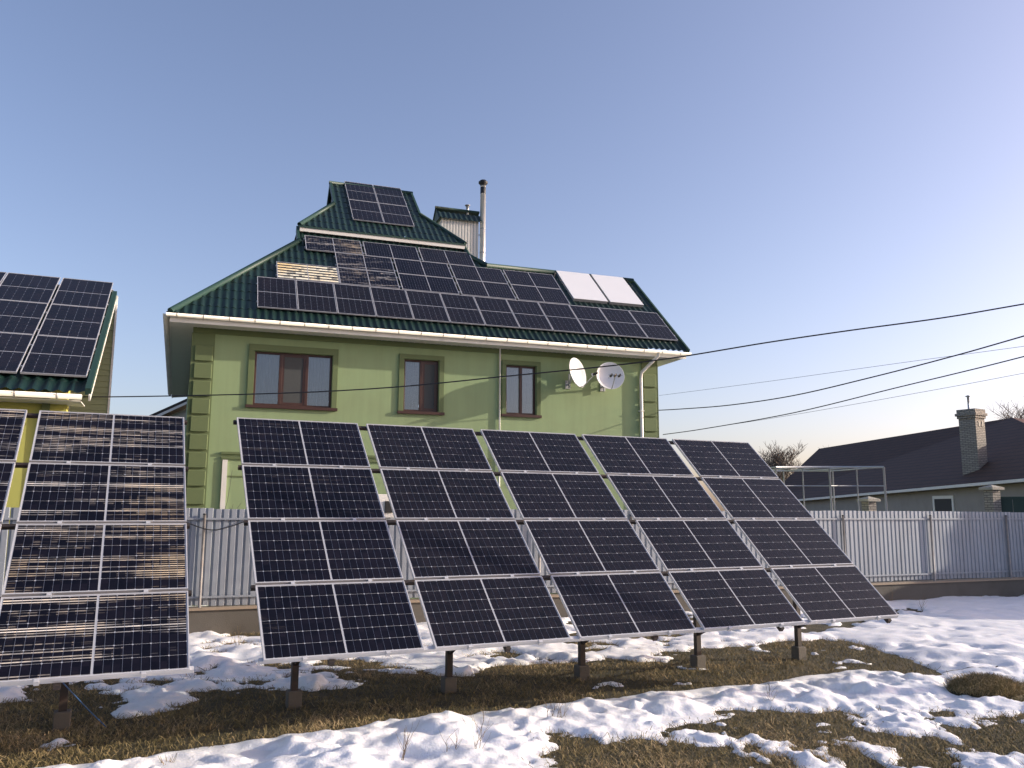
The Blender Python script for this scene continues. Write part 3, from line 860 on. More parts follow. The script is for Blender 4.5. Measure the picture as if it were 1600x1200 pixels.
MB().box(C1 - .04, C1 - .02, CV0 + .045, CV1, CZ - .16, CZ - .02).build('fascia', MT['pvc'], cup)
MB().box(C0 + .045, C1 - .045, CV0 + .045, 4.44, CZ - .15, CZ - .13).build('soffit', MT['soffit'], cup)
MB().box(C1 - .5, C1 - .045, 4.45, CV1, CZ - .15, CZ - .13).build('soffit', MT['soffit'], cup)

# --- clad chimney and steel flue behind the wing ridge
cv = 6.4
A_ = fac(687, 400, cv); B_ = fac(749, 400, cv); zt = fac(716, 342, cv).z
a0, a1 = A_.x, B_.x
zb = rz(.5)
ch = MB().box(a0 + .04, a1 - .04, cv, cv + .8, zb, zt).build('chimney', MT['white_sheet'], house)
kk = int((a1 - a0) / .11)
for i in range(kk + 1):
    MB().box(0, .05, -.022, -.001, zb, zt - .005).build('sheet_rib', MT['white_sheet'], ch, M=Matrix.Translation((a0 + .045 + i * .11, cv, 0)))
zc = fac(716, 329, cv + .4).z
tile_sheet('chimney_cap', [(a0 - .1, cv - .14), (a1 + .1, cv - .14), (a1 + .1, cv + .4), (a0 - .1, cv + .4)],
           slope_fn(zt - .08, cv - .14, (zc - zt + .08) / .54), ch, MT['roof_green'], step=.6)
MB().quad((a0 - .1, cv + .4, zc), (a1 + .1, cv + .4, zc), (a1 + .1, cv + .94, zt - .08), (a0 - .1, cv + .94, zt - .08)).build('cap_back', MT['roof_green'], ch)
MB().quad((a0 - .06, cv - .1, zt - .07), (a0 - .06, cv + .4, zc - .02), (a0 - .06, cv + .9, zt - .07)).build('cap_gable', MT['roof_trim'], ch)
MB().tube([(a0 - .1, cv + .4, zc + .02), (a1 + .1, cv + .4, zc + .02)], .05, 8).build('ridge_cap', MT['roof_trim'], ch, True)
pz = fac(731, 320, cv + .4)
MB().tube([(pz.x, cv + .45, zc - .1), (pz.x, cv + .45, pz.z - .02)], .055, 10).lathe([(.0, pz.z + .03), (.1, pz.z + .0), (.1, pz.z - .02), (0, pz.z - .02)], 12, Matrix.Translation((pz.x, cv + .45, 0))).build('vent', MT['steel_grey'], ch, True)
fl = fac(753.5, 400, cv); flt = fac(753.5, 291, cv).z
flue = MB().tube([(fl.x, cv - .02, zb), (fl.x, cv - .02, flt)], .1, 16).build('flue_pipe', MT['steel_flue'], house, True)
for z in np.arange(zb + .4, flt - .8, .9): MB().tube([(fl.x, cv - .02, z), (fl.x, cv - .02, z + .04)], .108, 16).build('joint_band', MT['steel_grey'], flue, True)
MB().lathe([(.0, flt + .24), (.1, flt + .22), (.17, flt + .16), (.17, flt + .1), (.11, flt + .04), (.09, flt - .04), (.102, flt - .06), (.102, flt - .3)], 16, Matrix.Translation((fl.x, cv - .02, 0))).build('rain_cowl', MT['black'], flue, True)
for z in (zb + 1.0, zb + 1.9, zt - .5): MB().bar((a1 - .05, cv + .05, z), (fl.x, cv - .02, z), .03).build('wall_bracket', MT['black'], flue)

# --- things on the house roof
RF = HM @ frame_mat((0, .4 * CT - .4 * CT + 0, 0), 0)          # placeholder, replaced below
RF = HM @ Matrix.Translation((0, 0, PEZ)) @ Matrix.Rotation(HT, 4, 'X') @ Matrix.Translation((0, .4, 0))
for k in range(12):
    solar_panel(portrait(RF, k * 1.02 + .01, 0), 'upright panel low on the green roof, %s from the hipped corner' % ORD[k], 'upright panels above the gutter')
rowA, rowB, rowC = 1.745, 2.765, 3.785
solar_panel(landscape(RF, .53, rowA), 'gold-glinting panel alone beside the upper panel block on green roof', 'panels lying flat on the green roof', 'cell_gold_glint')
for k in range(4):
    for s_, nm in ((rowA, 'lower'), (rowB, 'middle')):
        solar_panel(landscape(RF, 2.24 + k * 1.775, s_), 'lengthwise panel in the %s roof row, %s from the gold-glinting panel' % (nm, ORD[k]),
                    'panels lying flat on the green roof', 'cell_glint' if k == 0 else 'cell_faint_glint' if k == 1 else 'cell')
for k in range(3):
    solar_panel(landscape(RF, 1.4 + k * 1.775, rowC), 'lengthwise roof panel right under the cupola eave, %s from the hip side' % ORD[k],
                'panels lying flat on the green roof', 'cell_glint' if k == 0 else 'cell_faint_glint' if k == 1 else 'cell')
CF = HM @ Matrix.Translation((2.97, 4.67, PEZ + 4.43)) @ Matrix.Rotation(HT, 4, 'X')
for i in range(2):
    for j in range(2):
        solar_panel(portrait(CF, i * 1.02, j * 1.71), 'cupola roof panel, %s of the pair %s the chimney' % (('lower', 'upper')[j], ('farther from', 'nearer')[i]), 'panels on the cupola roof')
# rails that carry the roof panels
def roof_rails(Fm, spec, label):
    r = empty('panel_rails', Fm, label, 'rails')
    for (s_, u0, u1) in spec:
        MB().box(u0, u1, s_ - .02, s_ + .02, -.085, -.0365).build('rail', MT['alu'], r)
        x = u0 + .25
        while x < u1:
            MB().box(x - .02, x + .02, s_ - .03, s_ + .03, -.125, -.0855).build('hook', MT['steel_grey'], r); x += 1.2
    return r
roof_rails(RF, [(.35, -.02, 12.3), (1.35, -.02, 12.3)], 'aluminium rails under the upright roof panels')
roof_rails(RF, [(rowA + .22, .5, 9.3), (rowA + .8, .5, 9.3), (rowB + .22, 2.2, 9.3), (rowB + .8, 2.2, 9.3), (rowC + .22, 1.36, 6.68), (rowC + .8, 1.36, 6.68)], 'aluminium rails under the lengthwise roof panels')
roof_rails(CF, [(.35, -.02, 2.06), (1.3, -.02, 2.06), (2.05, -.02, 2.06), (3.0, -.02, 2.06)], 'aluminium rails under the cupola panels')
for k in range(2):
    t = empty('solar_collector', RF @ Matrix.Translation((9.5 + k * 1.27, 2.16, 0)),
              'blank white flat-plate collector, %s' % ('next to the dark roof panels', 'next to the roof verge')[0 if k == 0 else 1], 'collector', 'white collectors')
    MB().box(0, 1.19, 0, 1.95, -.0, .015).build('cover', MT['collector'], t, bevel=.006)
    MB().box(.008, 1.182, .008, 1.942, -.09, -.0015).build('case', MT['steel_grey'], t)
    for s_ in (.4, 1.5): MB().box(-.05, 1.24, s_, s_ + .04, -.13, -.0915).build('rail', MT['alu'], t)
    MB().tube([(1.22, 1.8, -.02), (1.26, 1.86, .03), (1.3, 1.7, -.02)] if k else [(-.05, 1.75, -.02), (-.12, 1.7, .03), (-.18, 1.55, -.06)], .02, 6).build('hose', MT['black'], t, True)

# ---- satellite dishes on the wall
def dish(px_, py_, off, axis_local, radius, label, lnbs):
    c = fac(px_, py_, VF - off)
    root = empty('satellite_dish', HM @ Matrix.Translation((c.x, VF, c.z - .25)), label, 'satellite dish')
    cl = Vector((0, -off, .25))
    ax = Vector(axis_local).normalized()
    M = ax.to_track_quat('Z', 'Y').to_matrix().to_4x4(); M.translation = cl
    prof = [(.001, 0), (.3 * radius, .015), (.6 * radius, .06), (.85 * radius, .12), (radius, .165), (radius * 1.02, .168), (radius * 1.02, .15), (.85 * radius, .108), (.3 * radius, .003), (.001, -.012)]
    MB().lathe([(r, z - .1) for r, z in prof], 32, M).build('reflector', MT['dish'], root, True)
    mk = MB(); mk.bar(cl + ax * -.1, Vector((0, -.12, .02)), .05); mk.bar((0, -.12, -.12), (0, -.12, .3), .05); mk.bar((0, -.12, .0), (0, -.003, .0), .05)
    mk.box(-.08, .08, -.02, -.003, -.12, .12); mk.build('wall_mount', MT['steel_grey'], root)
    low = M @ Vector((0, 0, 0)); dn = (Vector((0, 0, -1)) - ax * (-ax.z)).normalized()
    rim = cl + dn * radius + ax * .06
    tip = cl + dn * radius * .45 + ax * .62 if lnbs else cl + dn * radius * .7 + ax * .4
    MB().tube([rim, rim + ax * .1, tip], .014, 6).build('feed_arm', MT['steel_grey'], root, True)
    side = ax.cross(Vector((0, 0, 1))).normalized()
    for k in range(lnbs):
        p = tip + side * (k - (lnbs - 1) / 2) * .12
        MB().tube([p - ax * .09, p - ax * .02, p + ax * .06], [.035, .035, .025], 10).build('receiver', MT['black'] if k != 1 else MT['timber'], root, True)
        MB().tube([p - ax * .13, p - ax * .092], .036, 10).build('receiver_cap', MT['dish'], root, True)
    if lnbs > 1: MB().bar(tip - side * .2, tip + side * .2, .02).build('receiver_bar', MT['steel_grey'], root)
    return root
dish(900, 583, .6, (.58, -.8, .2), .43, 'white satellite dish turned towards the roof corner, beside the narrow window', 1)
dish(953, 588, .5, (-.2, -.96, .18), .405, 'white satellite dish with three receivers, beside the downpipe', 3)

# ================================================================== OUTBUILDING WITH LEAN-TO ROOF
BO = Vector((-9.2365, 13.3698, 0)); BAZ, BT = R(22.265), R(32.555)
BS = 1.16                                   # larger modules on this roof
BM = frame_mat(BO * BS, BAZ) @ Matrix.Scale(BS, 4)
BZ = 2.2425 + HC / BS
barn = empty('outbuilding', BM, 'yellow-green outbuilding with lean-to roof, panels and olive clad rear wall', 'building')
bt, bc, bs_ = math.tan(BT), math.cos(BT), math.sin(BT)
bz = lambda v: BZ - .13 + v * bt
UE = 2.15
V0b, V1b = -.34, 4.68 * bc
tile_sheet('roof_tiles', [(-4, V0b), (UE - .02, V0b), (UE - .02, V1b), (-4, V1b)], slope_fn(bz(V0b), V0b, bt), barn, MT['roof_green'])
MB().bar((UE, V0b - .02, bz(V0b) + .03), (UE, V1b + .02, bz(V1b) + .03), .09, .12).build('verge_trim', MT['roof_trim'], barn)
MB().bar((UE + .03, V0b - .02, bz(V0b) - .08), (UE + .03, V1b + .02, bz(V1b) - .08), .03, .1).build('verge_board', MT['pvc'], barn)
MB().box(-4, UE, V1b, V1b + .05, bz(V1b) - .3, bz(V1b) + .06).build('ridge_flashing', MT['roof_trim'], barn)
WB = .25; WU = UE - .045
mb = MB()
mb.box(-4, -.15, WB, WB + .05, 0, bz(WB) - .05)
mb.box(.62, UE - .36, WB, WB + .35, 0, bz(WB) - .05)
mb.build('wall', MT['wall_yellow'], barn)
MB().box(-.15, .62, WB + .3, WB + .32, 0, bz(WB)).build('doorway', MT['black'], barn)
MB().box(1.42, 1.54, WB - .06, WB - .002, 0, bz(WB) - .08).build('pilaster', MT['trim_green'], barn)
H_ = .125; z = .0
def top_z(v): return bz(v) - .1
VW = V1b - .12
MB().box(-4, UE + .04, VW, VW + .1, 0, bz(V1b) - .12).build('clad_wall', MT['siding'], barn)
bm2 = MB()
bm2.quad((-4, VW - .022, 0), (UE + .04, VW - .022, 0), (UE + .04, VW - .006, H_), (-4, VW - .006, H_))
bm2.quad((-4, VW - .002, 0), (UE + .04, VW - .002, 0), (UE + .04, VW - .022, 0), (-4, VW - .022, 0))
bme = bm2.mesh('siding_board', MT['siding'])
while z + H_ < bz(VW) - .14:                              # lap siding boards
    link('siding_board', bme, barn, Matrix.Translation((0, 0, z))); z += H_
MB().box(UE + .042, UE + .075, VW - .03, VW + .12, 0, bz(V1b) - .05).build('corner_board', MT['pvc'], barn)
MB().box(-4, UE - .1, V0b + .02, WB + .2, bz(V0b) - .14, bz(V0b) - .12).build('soffit', MT['soffit'], barn)
gutter((-4, V0b - .09, bz(V0b) - .03), (UE - .08, V0b - .09, bz(V0b) - .04), .08, 'gutter', barn)
BF = BM @ Matrix.Translation((0, 0, BZ)) @ Matrix.Rotation(BT, 4, 'X')
for c in (1.08, .03, -.99):
    for r_ in range(3):
        solar_panel(portrait(BF, c, r_ * 1.71), 'outbuilding roof panel, %s in the %s column from the roof verge' % (('low', 'middle', 'high')[r_], {1.08: 'first', .03: 'second', -.99: 'third'}[c]), 'panels on the outbuilding roof')
roof_rails(BF, [(k * 1.71 + q, -1.0, 2.12) for k in range(3) for q in (.35, 1.3)], 'aluminium rails under the outbuilding panels')

# ================================================================== FENCE
FM = frame_mat(FEN0, FEN_AZ)
FI = FM.inverted()
fence = empty('metal_fence', FM, 'grey corrugated sheet metal fence on a concrete plinth', 'fence')
FT, FB = 2.40, .56
def sheet_mesh(W=1.15):
    prof = []; n = 8; p = W / n
    for i in range(n):
        x = i * p
        prof += [(x, 0), (x + .034, 0), (x + .046, -.024), (x + p - .012, -.024)]
    prof.append((W, 0))
    mb = MB()
    for (x, y) in prof: mb.v += [(x, y, 0), (x, y, FT - FB)]
    for i in range(len(prof) - 1): mb.f.append((2 * i, 2 * i + 2, 2 * i + 3, 2 * i + 1))
    return mb.mesh('sheet', MT['fence'])
SM = sheet_mesh()
for k in range(-7, 22):
    link('sheet', SM, fence, Matrix.Translation((k * 1.15, .006 * (k % 2), FB + random.uniform(-.015, .015))) @ Matrix.Rotation(random.uniform(-.004, .004), 4, 'Y') @ Matrix.Rotation(random.uniform(-.006, .006), 4, 'X'))
for z in (FT - .22, FB + .14): MB().box(-8.05, 25.3, -.064, -.0255, z, z + .035).build('rail', MT['fence'], fence)
posts = [(FI @ on_plane(x, 850, FM @ Vector((0, -.1, 0)), FM.col[1].to_3d())).x for x in (1320, 1457, 1576)]
p0 = posts[1]
for k in range(-8, 5):
    u = p0 + k * 2.35 if k not in (-1, 0, 1) else posts[k + 1]
    if -8 < u < 25:
        po = MB().tube([(u, -.09, FB - .1), (u, -.09, FT - .13)], .028, 10).build('post', MT['fence_post'], fence, True)
        MB().tube([(u, -.09, FT - .129), (u, -.09, FT - .1)], [.036, .03], 10).build('post_cap', MT['black'], po, True)
MB().box(-8.05, 25.3, -.16, .14, -.3, FB - .075).build('plinth', MT['concrete'], fence)
MB().box(-8.05, 25.3, -.2, .16, FB - .074, FB - .03).build('plinth_coping', MT['timber'], fence)

# black cable drooping along the fence
def wire(pts, r, label, cat='cable', mat='cable', n=6, name='cable', group=None):
    o = MB().tube(pts, r, n).build(name, MT[mat], None, True)
    return tag(o, label, cat, group)
def spline(P, k=8):
    P = [Vector(p) for p in P]; out = []
    for i in range(len(P) - 1):
        a = P[max(i - 1, 0)]; b = P[i]; c = P[i + 1]; d = P[min(i + 2, len(P) - 1)]
        for j in range(k):
            t = j / k
            out.append(.5 * ((2 * b) + (c - a) * t + (2 * a - 5 * b + 4 * c - d) * t * t + (3 * b - a - 3 * c + d) * t ** 3))
    out.append(P[-1]); return out
fp = lambda x, y, off: on_plane(x, y, FM @ Vector((0, off, 0)), FM.col[1].to_3d())
wire(spline([fp(270, 806, -.08), fp(296, 818, -.1), (fp(330, 828, -.13)), fp(362, 822, -.12), fp(400, 808, -.08)]), .012, 'black cable drooping along the fence between the two racks')

# ================================================================== OVERHEAD LINES AND POLE
POLE = Vector((12.6, 12.2, 0))
pole = empty('utility_pole', POLE, 'grey concrete utility pole carrying the overhead cables', 'utility pole')
MB().tube([(0, 0, -.4), (0, 0, 7.2)], [.14, .1], 12).build('shaft', MT['concrete'], pole, True)
MB().box(-.6, .6, -.04, .04, 6.2, 6.28).build('crossarm', MT['steel_grey'], pole)
def overhead(samples, Y0_, Y1_, r, label, x1=None):
    xs = [p[0] for p in samples]; xe = 800 + F * POLE.x / POLE.y
    sl = (samples[-1][1] - samples[-2][1]) / (xs[-1] - xs[-2])
    S = samples + [(xe, samples[-1][1] + sl * 1.03 * (xe - xs[-1]))]
    out = []
    for x, y in S:
        # depth along a straight run in plan from the first support to the pole
        d = ray(x, y); k = d.x / d.y
        ax_, ay_ = ray(*samples[0]).x / ray(*samples[0]).y * Y0_, Y0_
        ex, ey = POLE.x - ax_, POLE.y - ay_
        t = (k * ay_ - ax_) / (ex - k * ey)
        Yd = ay_ + t * ey
        out.append(at_depth(x, y, Yd))
    return wire(spline(out, 6), r, label, 'overhead line', 'cable', 6, 'overhead_line', 'overhead lines')
overhead([(108, 620), (180, 620), (300, 618), (420, 615), (520, 611), (640, 603), (780, 589), (950, 572), (1060, 558), (1200, 535), (1330, 516), (1470, 497), (1600, 475)], 16.85, 14, .0125,
         'black overhead line crossing in front of the green house from the outbuilding')
overhead([(1029, 641), (1065, 639), (1140, 633), (1240, 618), (1360, 590), (1480, 559), (1600, 525)], 25.2, 14, .0145, 'upper twisted black cable leaving the green house corner')
overhead([(1036, 679), (1100, 670), (1240, 645), (1400, 606), (1500, 582), (1600, 557)], 25.2, 14, .0125, 'lower black cable leaving the green house corner above the rack')
overhead([(1030, 618), (1200, 596), (1400, 568), (1600, 541)], 25.4, 14, .0045, 'hair-thin wire between the two upper black cables')
overhead([(1060, 676), (1240, 648), (1450, 611), (1600, 583)], 25.6, 14, .0045, 'hair-thin wire just below the lowest black cable')
# bracket on the outbuilding where the line starts
br_ = at_depth(108, 620, 16.85)
bl = BM.inverted() @ br_
MB().bar((bl.x, bl.y, bl.z), (bl.x, WB + .02, bl.z - .02), .03).tube([(bl.x, bl.y, bl.z), (bl.x + .02, bl.y + .02, bl.z - .35), (bl.x - .02, WB - .02, bl.z - .7), (bl.x - .02, WB - .02, .5)], .014, 6).build('cable_bracket', MT['black'], barn)

# ================================================================== NEIGHBOUR HOUSE
ra = at_depth(1279.7, 701, 68); rb2 = at_depth(1581.6, 652.5, 46)
ea = at_depth(1249.6, 781, 56); eb = at_depth(1600, 749.6, 35)
ea2 = at_depth(1188, 786.5, 66); dirE = (eb - ea2).normalized(); ea = ea2; eb = eb + dirE * 5.5
nh = empty('brick_house', (ea.x, ea.y, 0), 'low house with dark brown shingle roof behind the fence', 'house')
NI = nh.matrix_world.inverted()
ra, rb2, ea, eb = [NI @ p for p in (ra, rb2, ea, eb)]
perp = Vector((-dirE.y, dirE.x, 0)); perp = perp if perp.x > 0 else -perp
Wd = 2 * abs((ra - ea).dot(perp)) + 0.0
fa, fb = ea + perp * Wd, eb + perp * Wd
ms_ = MB().quad(ea, eb, rb2, ra); ms_.build('roof', MT['brown_roof'], nh)
MB().quad(eb, fb, rb2).build('roof_end', brick_mat('sunlit_tile', (.16, .06, .045), (.11, .045, .035), (.05, .025, .02), .33, .2, .02), nh)  # sunlight painted into the end hip: brighter, redder tile colour
MB().quad(fb, fa, ra, rb2).quad(fa, ea, ra).build('roof_back', MT['brown_roof'], nh)
dn_ = Vector((0, 0, 1))
gq = MB().bar(ea - dn_ * .02 - perp * .03, eb - dn_ * .02 - perp * .03, .12, .13); gq.build('gutter', MT['pvc'], nh)
w0, w1 = ea + perp * .45 + dirE * .4, eb + perp * .45 - dirE * .4
w2, w3 = fb - perp * .45 - dirE * .4, fa - perp * .45 + dirE * .4
mw = MB()
for a_, b_ in ((w0, w1), (w1, w2), (w2, w3), (w3, w0)):
    mw.quad((a_.x, a_.y, 0), (b_.x, b_.y, 0), (b_.x, b_.y, b_.z + .1), (a_.x, a_.y, a_.z + .1))
mw.build('wall', MT['neigh_wall'], nh)
MB().quad(ea - dn_ * .08, eb - dn_ * .08, w1 - dn_ * .06, w0 - dn_ * .06).build('soffit', MT['soffit'], nh)
# window in that wall
nw = perp * -1
pw = NI @ on_plane(1475, 789, nh.matrix_world @ w0, perp)
wx = Matrix((dirE.to_3d().normalized() - Vector((0, 0, dirE.z)), nw, Vector((0, 0, 1)))).transposed().to_4x4(); wx.translation = pw + nw * .004
wn_ = MB().box(-.9, -.75, 0, .05, -1, .45).box(.75, .9, 0, .05, -1, .45).box(-.75, .75, 0, .05, .3, .45).build('window', MT['pvc'], nh, M=wx)
MB().box(-.75, .75, .0, .03, -1, .3).build('pane', MT['black'], wn_)
# chimney
nrm = (eb - ea).cross(ra - ea).normalized()
cb = NI @ on_plane(1523, 722, nh.matrix_world @ ea, nrm)
cdep = (nh.matrix_world @ cb).y
mpp = cdep / F
chM = Matrix.Translation(cb) @ Matrix.Rotation(R(32), 4, 'Z')
hC = (722 - 640) * mpp
wC = 21 * mpp
cmb = MB().box(-wC / 1.6, wC / 1.6, -wC / 1.6, wC / 1.6, -.8, hC - .45)
cho = cmb.build('chimney', MT['chimney_brick'], nh, M=chM)
for i, (e, z0, z1) in enumerate(((.05, hC - .449, hC - .32), (.11, hC - .319, hC - .19), (.05, hC - .189, hC - .0))):
    k_ = wC / 1.6 + e
    MB().box(-k_, k_, -k_, k_, z0, z1).build('corbel', MT['chimney_brick'], cho)
for x_ in (-.12, .18): MB().box(x_ - .05, x_ + .05, -wC / 1.6 - .02, -wC / 1.6 - .004, hC - .85, hC - .6).build('flue_opening', MT['black'], cho)
MB().tube([(-.15, 0, hC - .05), (-.15, 0, hC + .62)], .05, 8).lathe([(0, hC + .72), (.14, hC + .66), (.05, hC + .62)], 10, Matrix.Translation((-.15, 0, 0))).build('flue_pipe', MT['steel_grey'], cho, True)

# gate pillars with stone caps and a dark green gate behind the fence
def pillar(px_, py_, Yd, wpx, label):
    p = at_depth(px_, py_, Yd); w = wpx * Yd / F / 2
    r = empty('gate_pillar', Matrix.Translation((p.x, p.y, 0)) @ Matrix.Rotation(R(20), 4, 'Z'), label, 'pillar', 'stone gate pillars')
    MB().box(-w, w, -w, w, 0, p.z - .12).build('shaft', MT['chimney_brick'], r)
    c = MB().box(-w - .1, w + .1, -w - .1, w + .1, p.z - .12, p.z - .04)
    b = len(c.v); c.v += [(-w - .1, -w - .1, p.z - .039), (w + .1, -w - .1, p.z - .039), (w + .1, w + .1, p.z - .039), (-w - .1, w + .1, p.z - .039), (0, 0, p.z + .06)]
    c.f += [(b, b + 1, b + 4), (b + 1, b + 2, b + 4), (b + 2, b + 3, b + 4), (b + 3, b, b + 4)]
    c.build('cap', MT['stone'], r)
pillar(1357, 778, 28.5, 15, 'stone pillar with pyramid cap, seen through the bare pipe frame')
pillar(1549, 760, 29.5, 16, 'stone pillar with pyramid cap beside the dark green gate')
gl = at_depth(1556, 777, 29.6); gr_ = at_depth(1660, 775, 28.6)
gate = empty('metal_gate', frame_mat((gl.x, gl.y, 0), math.atan2(gr_.y - gl.y, gr_.x - gl.x)), 'dark green sheet metal gate beside the stone pillar', 'gate')
GL = (gr_ - gl).xy.length
for k in range(int(GL / .5)): MB().box(k * .5, k * .5 + .49, 0, .03, .1, gl.z).build('panel', MT['gate_green'], gate)
MB().box(0, int(GL / .5) * .5, -.03, -.002, gl.z - .08, gl.z + .02).build('top_rail', MT['gate_green'], gate)

# bare pipe frame (pergola) behind the fence
pf0 = at_depth(1384, 795, 26)
q0 = at_depth(1381, 733, 26); q1 = at_depth(1212, 727, 26.4)
fr_ = empty('pergola_frame', (pf0.x, pf0.y, 0), 'bare white steel pipe frame standing behind the fence', 'frame')
PI_ = fr_.matrix_world.inverted()
bk = Vector((-.6, 2.6, 0))
T0, T1 = PI_ @ q0, PI_ @ q1
T0.z = T1.z = (T0.z + T1.z) / 2
MB().tube([T0, T1], .035, 8).build('beam', MT['steel_grey'], fr_, True)
MB().tube([T0 + bk, T1 + bk], .03, 8).build('beam', MT['steel_grey'], fr_, True)
for t in np.linspace(0, 1, 5):
    p = T0.lerp(T1, t); w = .035 if t in (0, .5, 1) else .022
    MB().tube([(p.x, p.y, 0), (p.x, p.y, p.z)], w, 8).build('post', MT['steel_grey'], fr_, True)
    MB().tube([p, p + bk + Vector((0, 0, 0))], .022, 8).build('rafter', MT['steel_grey'], fr_, True)
for t in (0, .5, 1):
    p = T0.lerp(T1, t) + bk
    MB().tube([(p.x, p.y, 0), (p.x, p.y, p.z)], .03, 8).build('post', MT['steel_grey'], fr_, True)
for t0_, t1_ in ((0, .5), (.5, 1)):
    a_, b_ = T0.lerp(T1, t0_), T0.lerp(T1, t1_)
    MB().tube([(a_.x, a_.y, a_.z - .58), (b_.x, b_.y, b_.z - .58)], .018, 6).build('rail', MT['steel_grey'], fr_, True)

# ================================================================== BACKGROUND HOUSE BETWEEN THE TWO BUILDINGS
pk = at_depth(272, 634, 36); 
bh = empty('pale_house', (pk.x, pk.y, 0), 'pale gabled house in the gap behind the green house', 'house')
wz_ = pk.z
apx = at_depth(330, 610, 36).x - pk.x; lx = at_depth(236, 652, 36).x - pk.x
az_ = at_depth(330, 610, 36).z; lz = at_depth(236, 652, 36).z
MB().quad((lx + .4, 0, 0), (2 * apx - lx - .4, 0, 0), (2 * apx - lx - .4, 0, lz - .1), (apx, 0, az_ - .35), (lx + .4, 0, lz - .1)).quad((lx + .4, 0, 0), (lx + .4, 0, lz - .1), (lx + .4, 8, lz - .1), (lx + .4, 8, 0)).build('wall', MT['pale_wall'], bh)
for sg in (1, -1):
    e = lx if sg == 1 else 2 * apx - lx
    MB().quad((e, -.4, lz), (apx, -.4, az_), (apx, 8, az_), (e, 8, lz)).quad((e, -.4, lz - .14), (e, -.4, lz), (apx, -.4, az_), (apx, -.4, az_ - .14)).build('roof', MT['steel_dark'], bh)
MB().quad((lx + .1, -.42, lz - .22), (apx, -.42, az_ - .24), (apx, -.42, az_ - .14), (lx, -.42, lz - .14)).build('barge_board', MT['pvc'], bh)

# ================================================================== SHED OUTSIDE THE FRAME (throws the gable shadow on the fence)
sh = empty('garage', (21.9, 19.9, 0), 'grey flat-roofed garage with a taller rear block at the end of the fence', 'garage')
MB().box(0, 5.5, 0, 5.3, 0, 3.6).build('wall', MT['neigh_wall'], sh)
MB().box(-.12, 5.6, -.12, 5.29, 3.601, 3.74).build('roof_slab', MT['concrete'], sh)
MB().box(0, 5.5, 5.302, 7.2, 0, 6.2).build('rear_block', MT['neigh_wall'], sh)
MB().box(-.03, -.002, 1.2, 3.8, 0, 2.3).build('door', MT['timber'], sh)

# ================================================================== BARE TREES, SHRUB, WEEDS
def branch(mb, p, d, L, r, lev, rnd, spread=.55, kids=4, minr=.006):
    n = 4; pts = [p]; rr = [r]; q = p.copy(); dd_ = d.copy()
    for i in range(n):
        dd_ = (dd_ + Vector((rnd.uniform(-1, 1), rnd.uniform(-1, 1), rnd.uniform(-.3, .7))) * .16).normalized()
        q = q + dd_ * (L / n); pts.append(q.copy()); rr.append(max(minr * .5, r * (1 - .62 * (i + 1) / n)))
    mb.tube(pts, rr, 5 if lev > 1 else 3, cap=False)
    if lev <= 0: return
    for k in range(kids):
        i = rnd.randint(1, n); b = pts[i]
        a = rnd.uniform(0, 2 * math.pi)
        side = Vector((math.cos(a), math.sin(a), rnd.uniform(.0, .9)))
        branch(mb, b, (dd_ * (1 - spread) + side * spread).normalized(), L * rnd.uniform(.5, .78), max(minr, rr[i] * .62), lev - 1, rnd, spread, kids, minr)
def bare_tree(base, H, label, seed, lev=4, kids=4, minr=.012, r0=None):
    rnd = random.Random(seed)
    root = empty('bare_tree', base, label, 'tree', 'leafless trees behind the neighbour house')
    tr = MB(); top = Vector((0, 0, H * .35)); r0 = r0 or H * .018
    tr.tube([(0, 0, -.2), (0, 0, H * .15), top], [r0 * 1.2, r0, r0 * .85], 8).build('trunk', MT['bark'], root, True)
    cr = MB()
    for k in range(4):
        a = k * 1.57 + rnd.uniform(-.4, .4)
        branch(cr, top - Vector((0, 0, H * .04 * k)), Vector((math.cos(a) * .3, math.sin(a) * .3, 1)).normalized(), H * .3, r0 * .7, lev, rnd, .5, kids, minr)
    cr.build('crown', MT['twig'], root)
    return root
def tree_at(px_, top_y, Yd, label, seed, lev=4, kids=4):
    t = at_depth(px_, top_y, Yd)
    bare_tree((t.x, t.y, 0), t.z * 1.02, label, seed, lev, kids, .018)
tree_at(1222, 684, 72, 'rounded leafless tree rising behind the end of the brown roof', 4, 4, 5)
#tree_at(1196, 698, 76, 'low leafless tree beside the rounded one behind the pipe frame', 9, 4, 4)
tree_at(1305, 688, 84, 'sparse leafless treetop above the middle of the brown roof ridge', 15, 3, 4)
tree_at(1563, 640, 80, 'thin leafless treetop showing behind the brick chimney', 21, 3, 4)
tree_at(1604, 612, 66, 'tall leafless tree behind the near end of the brown roof', 33, 4, 5)

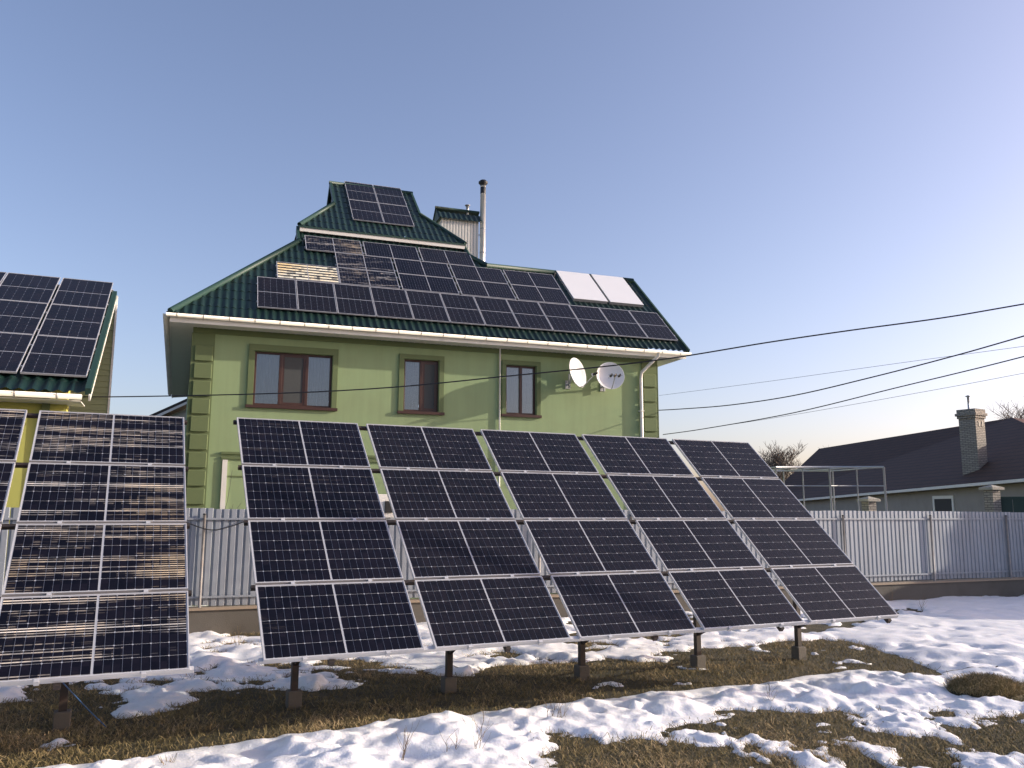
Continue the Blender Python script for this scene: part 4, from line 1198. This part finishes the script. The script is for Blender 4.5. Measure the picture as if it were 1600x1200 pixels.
def shrub(base, H, seed, label, n=7, mat='twig', spread=.35, lev=2, minr=.003, name='bare_shrub', cat='shrub', kids=3, group=None):
    rnd = random.Random(seed); root = empty(name, base, label, cat, group); mb = MB()
    for k in range(n):
        a = rnd.uniform(0, 6.28)
        branch(mb, Vector((rnd.uniform(-.1, .1) * H, rnd.uniform(-.1, .1) * H, -.05)), Vector((math.cos(a) * spread, math.sin(a) * spread, 1)).normalized(), H * rnd.uniform(.6, 1), minr * 2, lev, rnd, .45, kids, minr)
    mb.build('stems', MT[mat], root)
    return root
bp = fp(345, 800, .9); shrub((bp.x, bp.y, 0), 2.3, 5, 'bare twiggy shrub between fence and green house corner', 6, spread=.18, lev=1, minr=.008)
WG = 'dry weeds standing in the snow'
for px_, py_, h, sd_, lab in [
    (623, 1188, .42, 1, 'thin dry weed stalk in the snow bank facing the first panel column'),
    (702, 1180, .35, 2, 'branching dry weed in the snow bank facing the second panel column'),
    (741, 1182, .5, 3, 'tall dry weed with seed heads in the snow bank'),
    (861, 1130, .38, 4, 'dry weed pair member leaning at the snow bank crest'),
    (876, 1126, .3, 6, 'short straight dry weed at the snow bank crest'),
    (1206, 1099, .33, 7, 'single dry stalk at the edge of the brown grass patch'),
    (1438, 955, .42, 8, 'twiggy dry weed in snow near the fence'),
    (1394, 941, .42, 12, 'crooked dry stick by the end of the rack'),
    (373, 1012, .35, 13, 'dry weed with seed heads in the gap between the racks'),
    (262, 1188, .16, 14, 'low dry tuft at the edge of the snow beside the streaky rack'),
    (655, 1092, .22, 16, 'short weed in the shaded grass under the wide rack')]:
    g = on_ground(px_, py_, .04)
    shrub((g.x, g.y, float(ground_h(np.array(g.x), np.array(g.y)))), h, sd_, lab, 3 if h > .2 else 12, 'weed', .18 if h > .2 else .7, 1 if h > .2 else 0, .0022, 'dry_weed', 'weed', 4, WG)

# withered grass mound
tm = on_ground(1557, 1092, 0)
mound = empty('grass_mound', (tm.x, tm.y + .25, 0), 'withered brown grass clump in the snow', 'grass clump')
rs = np.random.RandomState(8); n = 5200
a = rs.rand(n) * 2 * np.pi; rad = np.sqrt(rs.rand(n)) * .42
mx0, my0 = np.cos(a) * rad * 1.15, np.sin(a) * rad * .8
zz = .24 * np.sqrt(np.clip(1 - (rad / .45) ** 2, 0, 1)) - .03
me = blades('blades', mx0, my0, .05, .16, .003, base=zz - .02, lean=1.6, tint=np.full(n, .5), rs=rs)
link('blades', me, mound)
pm = MB().lathe([(.44, -.08), (.4, .06), (.28, .15), (.12, .2), (.001, .21)], 20, Matrix.Diagonal((1.15, .8, 1, 1))).build('core', MT['soil'], mound, True)

# blue rope at the streaky rack
pA = LF @ Vector((.62, .02, -.1)); 
gA = on_ground(166, 1136, .0)
wire([pA, pA.lerp(gA, .5) + Vector((0, 0, -.01)), gA], .006, 'blue rope tied from the streaky rack to the ground', 'rope', 'blue_rope', 6, 'rope')

# white switch box with a black meter on the fence, seen between the first two panel columns
jb = fp(601, 792, -.09)
box_ = empty('switch_box', FM @ Matrix.Translation(FI @ jb), 'white electrical box with black meter on the fence between panel columns', 'electrical box')
MB().box(-.2, .2, -.1, .028, -.22, .26).build('case', MT['pvc'], box_, bevel=.01)
MB().box(-.02, .14, -.14, -.1015, -.12, .12).build('meter', MT['black'], box_, bevel=.005)
MB().tube([(-.1, -.03, -.22), (-.1, -.03, -.9)], .02, 6).build('conduit', MT['black'], box_, True)
